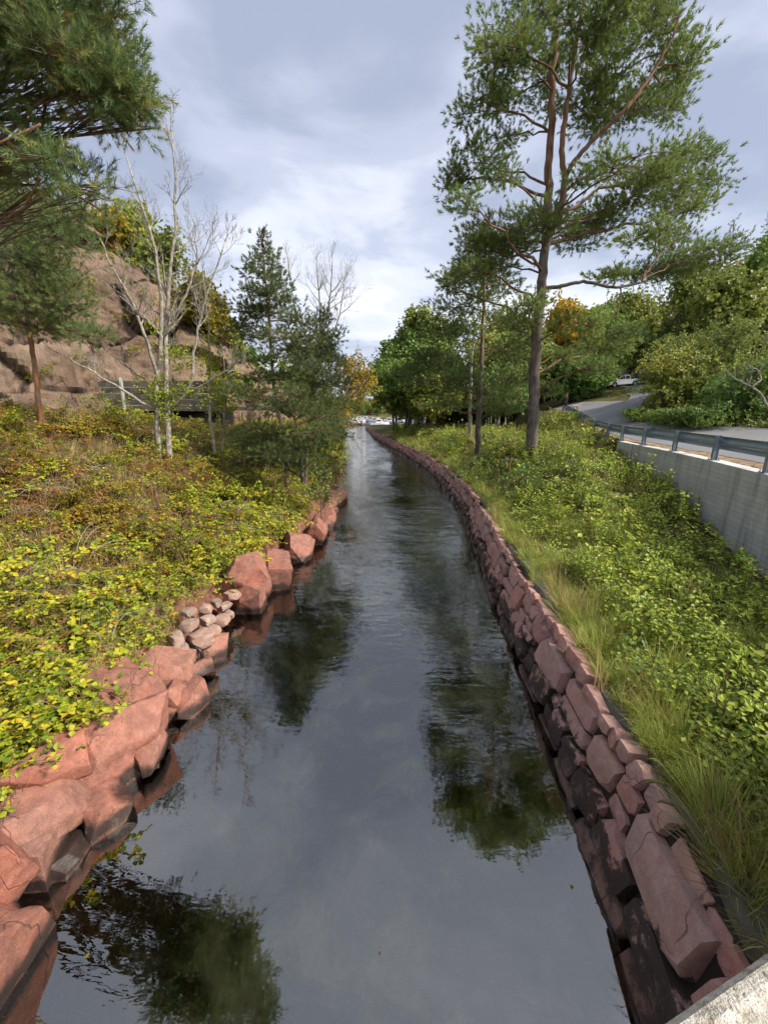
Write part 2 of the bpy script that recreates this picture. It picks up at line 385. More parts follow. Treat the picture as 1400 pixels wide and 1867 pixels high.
# asphalt
m, nt = new_mat('asphalt'); k = NT(nt)
n1 = k.noise(0.6, 5, 0.6); n2 = k.noise(60, 3, 0.7)
c = k.mix(n1, (0.115, 0.115, 0.12), (0.20, 0.20, 0.205)); c = k.mix(k.math('MULTIPLY', n2, 0.4), c, (0.24, 0.235, 0.23))
k.out(k.bsdf(c, 0.85, 0.3, k.bump(n2, 0.4, 0.01))); MAT['asphalt'] = m
m, nt = new_mat('gravel_verge'); k = NT(nt)
n1 = k.noise(4, 6, 0.7); n2 = k.noise(30, 3, 0.7)
c = k.ramp(n1, [(0.36, (0.13, 0.10, 0.07)), (0.5, (0.28, 0.19, 0.12)), (0.64, (0.36, 0.27, 0.18))])
k.out(k.bsdf(c, 0.95, 0.1, k.bump(n2, 0.6, 0.02))); MAT['gravel'] = m
MAT['steel'] = plain_mat('galvanised_steel', (0.30, 0.36, 0.44), 0.42, 0.5, 0.55, 0.18, 5)
MAT['bolt'] = plain_mat('bolt_steel', (0.25, 0.25, 0.26), 0.5, 0.5, 0.7)
MAT['mortar'] = plain_mat('dark_mortar', (0.045, 0.038, 0.032), 0.95, 0.1, 0, 0.3, 8, 0.4)
MAT['coping'] = plain_mat('mossy_concrete_lip', (0.13, 0.12, 0.095), 0.95, 0.15, 0, 0.4, 5, 0.7)
# ------------------------------------------------------------------ shape of the land
LEFT_PIX = [(60, 1640), (155, 1550), (235, 1460), (295, 1390), (345, 1285), (400, 1185), (435, 1110), (500, 1072), (530, 1030),
            (580, 985), (597, 955), (620, 905), (632, 860), (632, 820), (625, 792)]
RIGHT_PIX = [(1150, 1867), (1110, 1700), (1045, 1510), (1000, 1390), (970, 1300), (940, 1220), (915, 1150), (880, 1060), (860, 1000), (845, 950),
             (825, 918), (810, 895), (780, 865), (745, 838), (715, 822), (690, 808), (680, 800), (668, 786)]
def smooth_line(pix, first, last):
    q = np.array([at_z(a, b, 0.0)[:2] for a, b in pix])
    yy = np.concatenate([[-30.0, -3.0], q[:, 1], [last[1], last[1] + 40]]); xx = np.concatenate([[first, first], q[:, 0], [last[0], last[0]]])
    g = np.arange(-30, 160, 0.25); v = np.interp(g, yy, xx)
    ker = np.hanning(9); ker /= ker.sum(); near = np.convolve(np.pad(v, 4, 'edge'), ker, 'valid')
    ker = np.hanning(33); ker /= ker.sum(); farv = np.convolve(np.pad(v, 16, 'edge'), ker, 'valid')
    w = np.clip((g - 14) / 12, 0, 1)
    return g, near * (1 - w) + farv * w
GY, GXL = smooth_line(LEFT_PIX, -3.7, (-13.0, 118))
_, GXR = smooth_line(RIGHT_PIX, 1.95, (-5.5, 114))
def xl(y): return np.interp(y, GY, GXL)
def xr(y): return np.interp(y, GY, GXR)
# line of the retaining wall and guard rail (river side edge), and its height
RAIL = np.array([(7.3, 1.0, 3.40), (8.3, 4.3, 3.40), (9.2, 7.3, 3.40), (10.1, 10.3, 3.40), (11.0, 13.1, 3.40), (11.7, 15.9, 3.42), (12.2, 18.6, 3.43),
                 (12.75, 21.3, 3.44), (13.5, 24.0, 3.46), (14.8, 28.2, 3.60), (16.2, 33.0, 4.10), (17.4, 38.0, 4.68), (18.4, 43.0, 4.95),
                 (19.5, 50, 4.95), (21.5, 60, 4.6), (27, 80, 4.0), (40, 112, 3.4)])
def xw(y): return np.interp(y, RAIL[:, 1], RAIL[:, 0])
def sstep(a, b, x):
    t = np.clip((x - a) / (b - a), 0, 1); return t * t * (3 - 2 * t)
# upper ground (road and hill) as a thin plate through known spots
UP = [tuple(r) for r in RAIL] + [(20.8, 21, 3.75), (20.2, 26.2, 4.1), (19.4, 28.7, 4.55), (19.0, 31, 5.0), (19.4, 33.5, 5.45), (26, 12, 3.5), (34, 6, 3.5), (18, 4, 3.4),
      (26, 17, 3.6), (40, 12, 4.2), (26, 25, 5.2), (24, 30, 6.2), (34, 24, 6.5), (34, 38, 9.0), (30, 45, 7.3), (36, 56, 8.1), (37.6, 64, 8.75), (41.5, 66, 9.1), (26, 50, 6.6), (28, 60, 7.6), (55, 45, 13),
      (60, 70, 14), (80, 40, 16), (80, 90, 14), (60, 100, 9), (40, 95, 6.5), (32, 75, 7.0), (110, 110, 12), (60, 0, 5), (100, 0, 9), (60, 20, 9), (16, 12, 3.42), (16, 18, 3.45), (17, 23, 3.6), (18, -20, 3.4), (60, -30, 4), (20.5, 38, 5.3), (21, 43, 5.4)]
UP = np.array(UP)
def _tps_fit(P):
    n = len(P); d2 = ((P[:, None, :2] - P[None, :, :2]) ** 2).sum(-1)
    K = 0.5 * d2 * np.log(d2 + 1e-9); K[np.arange(n), np.arange(n)] = 0.6
    A = np.zeros((n + 3, n + 3)); A[:n, :n] = K; A[:n, n] = 1; A[:n, n + 1:] = P[:, :2]; A[n, :n] = 1; A[n + 1:, :n] = P[:, :2].T
    return np.linalg.solve(A, np.concatenate([P[:, 2], np.zeros(3)]))
_W = _tps_fit(UP)
def z_upper(x, y):
    x = np.clip(np.asarray(x, float), 5, 110); y = np.clip(np.asarray(y, float), -30, 112)
    sh = np.broadcast(x, y).shape; X = np.broadcast_to(x, sh).ravel(); Y = np.broadcast_to(y, sh).ravel()
    out = np.zeros(len(X))
    for i in range(0, len(X), 20000):
        d2 = (X[i:i + 20000, None] - UP[None, :, 0]) ** 2 + (Y[i:i + 20000, None] - UP[None, :, 1]) ** 2
        out[i:i + 20000] = (0.5 * d2 * np.log(d2 + 1e-9)) @ _W[:-3] + _W[-3] + X[i:i + 20000] * _W[-2] + Y[i:i + 20000] * _W[-1]
    return out.reshape(sh)
def z_lower(x, y):
    d = x - xr(y)
    A = np.interp(y, [0, 8, 12, 16, 19, 23, 28, 40, 60, 90, 110], [-0.1, 0.0, 0.5, 1.35, 1.95, 1.85, 1.25, 1.25, 0.95, 0.5, 0.2])
    A = A * (1 - 0.45 * sstep(4.6, 8.0, d) * np.interp(y, [8, 14, 20, 25], [0, 1, 1, 0]))
    return 1.22 + A * sstep(0.9, 4.4, d) - 0.5 * sstep(3.5, 6.5, d) * np.interp(y, [5, 10, 15], [1, 1, 0])
def z_left(x, y):
    d = xl(y) - x
    cap = np.interp(y, [-5, 14, 20, 27, 45, 90, 110], [4.8, 4.7, 4.1, 3.5, 2.9, 2.2, 1.2])
    z = -0.3 + 0.78 * sstep(0.08, 0.85, d) + 0.46 * np.clip(d - 0.45, 0, None)
    kk = 0.5; hh = np.clip(0.5 + 0.5 * (cap - z) / kk, 0, 1)          # soft minimum with the cap
    z = cap * (1 - hh) + z * hh - kk * hh * (1 - hh)
    return np.where(d < 0, -0.3, z)
def bumps(x, y, f, a):
    return a * (np.sin(x * f + 1.3 * np.sin(y * f * 0.7)) * np.cos(y * f * 0.9 + 0.6 * np.sin(x * f * 1.3)))
def z_land(x, y):
    x = np.asarray(x, float); y = np.asarray(y, float)
    L, Rr = xl(y), xr(y)
    dl, dr = x - L, Rr - x                               # both positive over the canal
    shelf = -0.30 - 1.15 * sstep(0.7, 2.0, dl)
    bedz = np.maximum(shelf, -1.45 + 0.1 * np.sin(x * 1.7 + y * 0.6))
    s_ = (x - xw(y)) * 0.95
    w0 = np.interp(y, [21.4, 22.5, 26], [0.22, -0.6, -3.2]); w1 = np.interp(y, [21.4, 26], [0.42, -0.1])
    t = np.clip((s_ - w0) / (w1 - w0), 0, 1); t = t * t * (3 - 2 * t)
    zr = z_lower(x, y) * (1 - t) + z_upper(x, y) * t + bumps(x, y, 1.1, 0.05)
    zl_ = z_left(x, y) + bumps(x, y, 0.9, 0.08) * sstep(0.8, 2, L - x)
    hill = np.clip(-x - 38, 0, 60) * 0.28 * sstep(-20, 20, y)
    z = np.where(dl < 0, zl_ + hill, np.where(dr < 0, np.where(dr > -0.64, -1.4, zr), bedz))
    # the land ends at the harbour, and begins again on its far shore
    ax = np.abs(x - 20)
    coast = 112 + np.clip(ax - 45, 0, None) * 1.2
    z = z + (-3.5 - z) * sstep(0, 7, y - coast)
    farz = 1.5 + 7.0 * sstep(0, 90, y - 335 - 12 * np.sin(x * 0.02))
    return np.where(y > 320, np.where(y - 330 - 12 * np.sin(x * 0.02) > 0, farz, -3.5), z)

def axis(segs):
    out = []
    for a, b, st in segs: out.append(np.arange(a, b, st))
    return np.concatenate(out + [[segs[-1][1]]])
gx = axis([(-1800, -200, 200), (-200, -60, 14), (-60, -24, 2.0), (-24, -10, 0.6), (-10, 14, 0.24), (14, 34, 0.5), (34, 70, 2.0), (70, 200, 13), (200, 1800, 200)])
gy = axis([(-60, -4, 7), (-4, 24, 0.26), (24, 50, 0.5), (50, 118, 1.2), (118, 300, 14), (300, 440, 7), (440, 700, 65), (700, 3000, 575)])
X, Y = np.meshgrid(gx, gy, indexing='ij')
Z = z_land(X, Y)
nxv, nyv = X.shape
idx = np.arange(nxv * nyv).reshape(nxv, nyv)
F = np.stack([idx[:-1, :-1], idx[1:, :-1], idx[1:, 1:], idx[:-1, 1:]], -1).reshape(-1, 4)
mb = MB(); mb.add(np.stack([X, Y, Z], -1).reshape(-1, 3), F)
ground = mb.build('ground', MAT['ground'], smooth=True); ground['kind'] = 'structure'
ddl = xl(Y) - X
rock_a = ((ddl > -1.1) & (ddl < 1.2)).astype(np.float32).ravel()
bed_a = ((Z < -0.28) & (ddl < -0.6)).astype(np.float32).ravel()
for nm, arr in (('rock', rock_a), ('bed', bed_a)):
    a_ = ground.data.attributes.new(nm, 'FLOAT', 'POINT'); a_.data.foreach_set('value', arr)

# water: canal and harbour in one sheet
mb = MB(); mb.add([(-1800, -60, 0), (1800, -60, 0), (1800, 3000, 0), (-1800, 3000, 0)], [(0, 1, 2, 3)])
water = mb.build('water', MAT['water']); water['kind'] = 'structure'

# ------------------------------------------------------------------ asphalt road and track
def strip(name, left, right, mat, n=90, m=14, lift=0.03):
    """a sheet between two edge lines, draped on the upper ground"""
    left = np.array(left, float); right = np.array(right, float)
    def resample(P):
        s_ = np.concatenate([[0], np.cumsum(np.linalg.norm(np.diff(P, axis=0), axis=1))]); g = np.linspace(0, s_[-1], n)
        return np.stack([np.interp(g, s_, P[:, i]) for i in range(2)], 1)
    A, B = resample(left), resample(right); t = np.linspace(0, 1, m)[None, :, None]
    P = A[:, None] * (1 - t) + B[:, None] * t
    zq = z_land(P[..., 0], P[..., 1])
    V = np.concatenate([P, (zq + lift)[..., None]], -1).reshape(-1, 3)
    ii = np.arange(n * m).reshape(n, m)
    mb = MB(); mb.add(V, np.stack([ii[:-1, :-1], ii[1:, :-1], ii[1:, 1:], ii[:-1, 1:]], -1).reshape(-1, 4))
    o = mb.build(name, mat, smooth=True); o['kind'] = 'structure'; return o
road_l = [(q[0] + 1.0, q[1]) for q in RAIL[1:13]] + [(20.2, 50)]
road_r = [(40, 7), (31, 13.5), (25.5, 17.8), (22.5, 21.0), (20.8, 25.4), (19.8, 28.6), (19.4, 31.2), (19.9, 33.4), (22.4, 36.5), (23.6, 41), (24.0, 50)]
strip('road', road_l, road_r, MAT['asphalt'], 120, 26, 0.05)
strip('verge', [(q[0] + 0.42, q[1]) for q in RAIL[1:13]], [(q[0] + 1.15, q[1]) for q in RAIL[1:13]], MAT['gravel'], 90, 4, 0.035)
strip('track', [(18.8, 31.6), (22.8, 37.4), (25.5, 41.5), (30, 50), (36, 60), (37, 63)], [(19.0, 29.8), (24.8, 37.2), (27.8, 41), (32, 49), (37.8, 58.5), (40, 61.5)], MAT['asphalt'], 60, 7, 0.06)

# ------------------------------------------------------------------ cliff on the left shore
cb = np.array([(-62, 14), (-44, 24), (-31, 33), (-23, 40), (-17.5, 49), (-14.5, 60), (-13, 70)], float)
ch = np.array([31, 28, 22.5, 18.0, 13.5, 8.0, 3.0]); cz = np.array([4.5, 4.4, 3.6, 3.0, 2.8, 2.4, 2.2])
cs = np.concatenate([[0], np.cumsum(np.linalg.norm(np.diff(cb, axis=0), axis=1))])
NS, NH = 260, 130
sg = np.linspace(0, cs[-1], NS)
bx = np.interp(sg, cs, cb[:, 0]); by = np.interp(sg, cs, cb[:, 1]); hs = np.interp(sg, cs, ch); bz = np.interp(sg, cs, cz)
ker = np.hanning(25); ker /= ker.sum()
bx, by, hs = [np.convolve(np.pad(q, 12, 'edge'), ker, 'valid') for q in (bx, by, hs)]
tx, ty = np.gradient(bx), np.gradient(by); ln = np.hypot(tx, ty); bkx, bky = -ty / ln, tx / ln          # away from the canal
V = np.zeros((NS, NH, 3)); T = np.ones((NS, NH))
for i in range(NS):
    for j in range(NH):
        u = j / (NH - 1) * 1.6
        up = hs[i] * (1 - (1 - min(u, 1)) ** 1.7) if u < 1 else hs[i] * (1 + 0.10 * (u - 1))
        back = (0.26 * hs[i]) * min(u, 1) ** 1.6 + (14 * (u - 1) if u > 1 else 0)
        p0 = Vector((bx[i] + bkx[i] * back, by[i] + bky[i] * back, bz[i] - 0.8 + up))
        q = p0 * 0.16
        d = mnoise.fractal(q * 0.6, 1.0, 2.1, 4) * 1.0
        cell = mnoise.voronoi(Vector((p0.x * 0.16 + 0.35 * mnoise.noise(p0 * 0.3), p0.y * 0.16, p0.z * 0.26 + 0.3 * mnoise.noise(p0 * 0.25 + Vector((5, 5, 5))))))[0]
        crack = max(0, 1 - (cell[1] - cell[0]) / 0.045)
        step = mnoise.cell_vector(Vector((p0.x * 0.12, p0.y * 0.12, p0.z * 0.2))).x * 0.5
        cv = mnoise.voronoi(Vector((p0.x * 0.16 + 0.35 * mnoise.noise(p0 * 0.3), p0.y * 0.16, p0.z * 0.26 + 0.3 * mnoise.noise(p0 * 0.25 + Vector((5, 5, 5))))))[1][0]
        blk = mnoise.cell_vector(cv * 13.7)
        off = Vector((p0.x * 0.16, p0.y * 0.16, p0.z * 0.26)) - cv
        d += (blk.x - 0.5) * 1.1 + (blk.y - .5) * off.z * 3.0 + (blk.z - .5) * off.x * 3.0 + mnoise.noise(p0 * 1.4) * 0.16 + mnoise.noise(p0 * 3.1) * 0.07 - crack * 0.45
        V[i, j] = p0 - Vector((bkx[i], bky[i], -0.3)) * d
        T[i, j] = 1 - 0.9 * crack
ii = np.arange(NS * NH).reshape(NS, NH)
mb = MB(); mb.add(V.reshape(-1, 3), np.stack([ii[:-1, :-1], ii[1:, :-1], ii[1:, 1:], ii[:-1, 1:]], -1).reshape(-1, 4), T.ravel())
cliff = mb.build('cliff', MAT['cliff'], smooth=False); cliff['kind'] = 'structure'
CLIFF_TOP = (V, hs)

# ------------------------------------------------------------------ stone wall on the right shore
def hull_mesh(name, pts, mat):
    import bmesh
    bm = bmesh.new()
    for q in pts: bm.verts.new(q)
    res = bmesh.ops.convex_hull(bm, input=bm.verts)
    bmesh.ops.delete(bm, geom=list({g for g in res['geom_interior'] + res['geom_unused'] if isinstance(g, bmesh.types.BMVert)}), context='VERTS')
    me = bpy.data.meshes.new(name); bm.to_mesh(me); bm.free(); me.materials.append(mat); return me
stone_meshes = []
for q in range(26):
    r_ = random.Random(100 + q); pts = []
    for sx in (-1, 1):
        for sy in (-1, 1):
            for sz in (-1, 1):
                c0 = Vector((sx * 0.5 * r_.uniform(0.8, 1.0), sy * 0.5 * r_.uniform(0.80, 1.04), sz * 0.5 * r_.uniform(0.76, 1.05)))
                e_ = r_.uniform(0.07, 0.24)
                pts += [c0 - Vector((sx * e_ * r_.uniform(.6, 1.6), 0, 0)), c0 - Vector((0, sy * e_ * r_.uniform(.6, 1.4), 0)), c0 - Vector((0, 0, sz * e_ * r_.uniform(.6, 1.4)))]
    pts += [Vector((-0.5 * r_.uniform(0.98, 1.1), r_.uniform(-.2, .2), r_.uniform(-.2, .2)))]        # a bulging outer face
    stone_meshes.append(hull_mesh('stone', pts, MAT['wallstone']))
wall_root = empty('stone_wall', (xr(6.0), 6.0, 0)); tag(wall_root, 'dry-laid red and black stone embankment wall lining the water below the grass', 'stone wall')
wy = np.arange(0.2, 113.5, 0.05); wx = xr(wy); ws = np.concatenate([[0], np.cumsum(np.hypot(np.diff(wx), np.diff(wy)))])
courses = [(-0.50, 0.10, 0.00, 0.75), (0.08, 0.52, 0.12, 0.62), (0.50, 1.00, 0.27, 0.66), (0.98, 1.20, 0.44, 0.34)]
cands = []
for ci, (z0, z1, off, ln0) in enumerate(courses):
    s_ = random.uniform(0, .4)
    while s_ < ws[-1] - 0.5:
        L = ln0 * math.exp(random.gauss(0, 0.38)); L = min(max(L, 0.22), 1.25)
        yy = np.interp(s_ + L / 2, ws, wy); xx = xr(yy)
        dx = (xr(yy + 0.3) - xr(yy - 0.3)) / 0.6; ang = -math.atan(dx)
        nx_, ny_ = math.cos(ang), math.sin(ang)
        wav = 0.06 * math.sin(s_ * 0.9 + ci) + 0.03 * math.sin(s_ * 2.7 + 2 * ci); cells = [(z0, z1)]
        if ci < 3 and random.random() < (0.5 if L < 0.5 else 0.16): m0 = z0 + (z1 - z0) * random.uniform(.35, .65); cells = [(z0, m0), (m0, z1)]
        for c0z, c1z in cells:
            hh = (c1z - c0z) * random.uniform(0.88, 1.10); dep = random.uniform(0.40, 0.58); o_ = off + random.uniform(-0.04, 0.035) + (c0z - z0) * 0.3
            if ci == 3: dep *= 0.6
            c0 = (xx + nx_ * (o_ + dep / 2), yy + ny_ * (o_ + dep / 2), (c0z + c1z) / 2 + wav + random.uniform(-.03, .03))
            cands.append((math.dist(c0, CAM), c0, ang, (dep, L * random.uniform(0.90, 0.97), hh * 0.96)))
        s_ += L
cands.sort(key=lambda q: q[0])
far_mb = MB()
for i, (dist, c0, ang, size) in enumerate(cands):
    me = random.choice(stone_meshes)
    M4 = Matrix.Translation(Vector(c0)) @ Matrix.Rotation(ang, 4, 'Z') @ Matrix.Rotation(R(random.uniform(10, 22)), 4, 'Y') @ Matrix.Rotation(R(random.gauss(0, 3.5)), 4, 'X') @ Matrix.Rotation(R(random.gauss(0, 3)), 4, 'Z') @ Matrix.Diagonal((*size, 1))
    if i < 298:
        o = bpy.data.objects.new('stone', me); col.objects.link(o); o.parent = wall_root
        o.matrix_local = Matrix.Translation(-wall_root.location) @ M4
    else:
        Vn = np.array([M4 @ v.co for v in me.vertices]); Fn = np.array([list(p_.vertices) for p_ in me.polygons])
        far_mb.add(Vn, Fn, random.random())
o = part(far_mb, 'far_stones', MAT['wallstone'], wall_root); o['kind'] = 'stuff'
# dark core behind the stones, and the mossy concrete lip along its top
def sweep(curve_y, prof):
    V = []
    for y_ in curve_y:
        dx = (xr(y_ + 0.4) - xr(y_ - 0.4)) / 0.8; a_ = -math.atan(dx); cxn, cyn = math.cos(a_), math.sin(a_); x_ = xr(y_)
        V.append([(x_ + cxn * d, y_ + cyn * d, z + 0.05 * math.sin(y_ * 0.9)) for d, z in prof(y_)])
    V = np.array(V); n, m_ = V.shape[:2]; ii = np.arange(n * m_).reshape(n, m_)
    return V.reshape(-1, 3), np.stack([ii[:-1, :-1], ii[:-1, 1:], ii[1:, 1:], ii[1:, :-1]], -1).reshape(-1, 4)
mb = MB(); mb.add(*sweep(np.arange(0.2, 114, 0.6), lambda y: [(0.20, -1.4), (0.30, 0.3), (0.46, 0.9), (0.56, 1.10), (1.0, 1.10)]))
part(mb, 'core', MAT['mortar'], wall_root)
def lip(y):
    w = 0.04 * math.sin(y * 2.3) + 0.03 * math.sin(y * 5.1 + 1); h = 0.02 * math.sin(y * 3.7)
    return [(0.62 + w, 1.06), (0.64 + w, 1.18 + h), (0.69 + w, 1.23 + h), (0.90 + w * .5, 1.24 + h), (1.0, 1.08)]
mb = MB(); mb.add(*sweep(np.arange(0.2, 114, 0.22), lip))
part(mb, 'coping', MAT['coping'], wall_root)

# ------------------------------------------------------------------ concrete retaining wall and guard rail
def rail_pt(y):
    return np.array((xw(y), y, np.interp(y, RAIL[:, 1], RAIL[:, 2])))
def rail_dir(y):
    d = rail_pt(y + 0.3)[:2] - rail_pt(y - 0.3)[:2]; return d / np.linalg.norm(d)
V = []; ys = np.concatenate([np.arange(1.2, 21.3, 0.4), [21.3]])
for y_ in ys:
    p0 = rail_pt(y_); d = rail_dir(y_); nrm = np.array((d[1], -d[0]))
    V.append([(p0[0] + nrm[0] * o_, p0[1] + nrm[1] * o_, z) for o_, z in ((0, 0.2), (0, p0[2] - 0.02), (0.02, p0[2]), (0.46, p0[2]), (0.46, 0.2))])
V = np.array(V); n, m_ = V.shape[:2]; ii = np.arange(n * m_).reshape(n, m_)
F = np.stack([ii[:-1, :-1], ii[:-1, 1:], ii[1:, 1:], ii[1:, :-1]], -1).reshape(-1, 4)
mb = MB(); mb.add(V.reshape(-1, 3), F); mb.F.append(np.array([ii[-1][::-1]])); mb.M.append(np.zeros(1, np.int32))
ret = mb.build('retaining_wall', MAT['concrete'], loc=(xw(12), 12, 0.5)); tag(ret, 'board-marked grey concrete retaining wall holding up the road under the guard rail', 'retaining wall')

gr = empty('guard_rail', rail_pt(12)); tag(gr, 'galvanised steel guard rail with bolted posts curving along the road edge', 'guard rail')
def wbeam(y0, y1):
    prof = [(q0, 0.38 + (q1 - 0.44) * 1.36) for q0, q1 in [(0.0, 0.44), (0.02, 0.445), (0.075, 0.485), (0.075, 0.525), (0.02, 0.565), (0.0, 0.595), (0.02, 0.625), (0.075, 0.665), (0.075, 0.705), (0.02, 0.745), (0.0, 0.75)]]
    rows = []
    for y_ in np.linspace(y0, y1, 7):
        p0 = rail_pt(y_); d = rail_dir(y_); nrm = np.array((d[1], -d[0]))
        rows.append([(p0[0] + nrm[0] * (0.26 + o_), p0[1] + nrm[1] * (0.26 + o_), p0[2] + z) for o_, z in prof] +
                    [(p0[0] + nrm[0] * (0.256 + o_), p0[1] + nrm[1] * (0.256 + o_), p0[2] + z) for o_, z in reversed(prof)])
    V = np.array(rows); n, m_ = V.shape[:2]; ii = np.arange(n * m_).reshape(n, m_); jj = np.roll(ii, -1, 1)
    mb = MB(); mb.add(V.reshape(-1, 3), np.stack([ii[:-1], jj[:-1], jj[1:], ii[1:]], -1).reshape(-1, 4)); return mb
post_y = [1.9, 4.7, 7.5, 10.3, 13.1, 15.9, 18.6, 21.25, 24.0, 28.0, 32.2, 36.2, 40.0]
for i, y_ in enumerate(post_y):
    p0 = rail_pt(y_); d = rail_dir(y_); nrm = np.array((d[1], -d[0]))
    rot = np.array([(nrm[0], d[0], 0), (nrm[1], d[1], 0), (0, 0, 1.0)])
    mb = MB(); on_wall = y_ < 22; depth = 0.0 if on_wall else 0.5
    base = p0 + np.array((nrm[0] * 0.17, nrm[1] * 0.17, 0))
    hgt = 0.83 + depth; cz_ = (0.83 - depth) / 2
    for off, sz in (((-0.065, 0, 0), (0.010, 0.14, hgt)), ((0.065, 0, 0), (0.010, 0.14, hgt)), ((0, 0, 0), (0.12, 0.010, hgt))):
        mb.box(base + rot @ np.array(off) + (0, 0, cz_), sz, rot)
    po = part(mb, 'post', MAT['steel'], gr)
    if on_wall:
        mb = MB(); mb.box(base + (0, 0, 0.012), (0.24, 0.30, 0.02), rot); bp = part(mb, 'base_plate', MAT['steel'], gr)
        for sx in (-1, 1):
            for sy in (-1, 1):
                mb = MB(); q = base + rot @ np.array((sx * 0.09, sy * 0.12, 0)); mb.tube([q + (0, 0, 0.02), q + (0, 0, 0.085)], 0.014, 6)
                part(mb, 'bolt', MAT['bolt'], gr)
    if i + 1 < len(post_y):
        part(wbeam(y_ - 0.10, post_y[i + 1] + 0.02), 'beam', MAT['steel'], gr, True)
    mb = MB(); q = p0 + np.array((nrm[0] * 0.30, nrm[1] * 0.30, 0.595)); mb.box(base + rot @ np.array((0.07, 0, 0.595)), (0.05, 0.06, 0.16), rot); part(mb, 'spacer', MAT['bolt'], gr)

# ------------------------------------------------------------------ bridge parapet under the camera
A0 = np.array((0.458, 0.409)); dv = np.array((0.285, 0.097)); dv /= np.linalg.norm(dv); bn = np.array((dv[1], -dv[0]))   # bn points back to the deck
def bpt(t, o_, z): q = A0 + dv * t + bn * o_; return (q[0], q[1], z)
prof = [(0.0, 2.7), (0.0, 3.975), (0.012, 3.993), (0.03, 4.0), (0.40, 4.0), (0.42, 3.98), (0.42, 3.35), (3.2, 3.35), (3.2, 2.7)]
rows = np.array([[bpt(t, o_, z) for o_, z in prof] for t in (-7.5, 7.6)])
mb = MB(); ii = np.arange(18).reshape(2, 9); jj = np.roll(ii, -1, 1)
mb.add(rows.reshape(-1, 3), np.stack([ii[0], jj[0], jj[1], ii[1]], -1)[:, ::-1]); 
mb.F.append(np.array([ii[0], ii[1][::-1]])); mb.M.append(np.zeros(2, np.int32))
br = mb.build('bridge_parapet', MAT['bridge'], loc=(0.458, 0.409, 2.7)); tag(br, 'rough pale concrete parapet edge of the bridge above the stone wall', 'bridge')

# ------------------------------------------------------------------ granite boulders on the left shore
import bmesh
def ico(sub):
    bm = bmesh.new(); bmesh.ops.create_icosphere(bm, subdivisions=sub, radius=1)
    V = np.array([v.co for v in bm.verts]); F = np.array([[v.index for v in f.verts] for f in bm.faces]); bm.free(); return V, F
ICO4 = ico(4); ICO3 = ico(3)
def rock_obj(name, c, size, yaw, seed, mat, geo=ICO4, planes=13, rough=0.02, tilt=(0, 0), sharp=70):
    r_ = np.random.default_rng(seed); V, F = geo
    N = r_.normal(size=(planes, 3)); N /= np.linalg.norm(N, axis=1)[:, None]
    N = np.concatenate([N, [[0.1, 0, 1], [0, 0, -1], [1, 0.05, 0.15], [-1, 0, 0], [0, 1, 0.1], [0, -1, 0.1]]]); N /= np.linalg.norm(N, axis=1)[:, None]
    h = np.concatenate([r_.uniform(0.72, 1.0, planes), r_.uniform(0.72, 0.85, 6)])
    dn = V @ N.T; q = np.where(dn > 0.02, h / np.maximum(dn, 0.02), 50)
    rad = (q ** -sharp).sum(1) ** (-1.0 / sharp)
    W = V * rad[:, None]
    for f_, a_ in ((2.2, 0.022), (6, 0.012), (15, 0.008)):
        nz = np.array([mnoise.noise(Vector(w * f_ + seed)) for w in W]); W = W * (1 + a_ * nz[:, None] * rough / 0.02)
    M3 = Matrix.Rotation(yaw, 3, 'Z') @ Matrix.Rotation(tilt[0], 3, 'X') @ Matrix.Rotation(tilt[1], 3, 'Y')
    W = (W * np.asarray(size)) @ np.array(M3).T
    mb = MB(); mb.add(W, F); me = mb.mesh(name, mat, True)
    me.set_sharp_from_angle(angle=R(28))
    o = bpy.data.objects.new(name, me); col.objects.link(o); o.location = Vector(c); return o
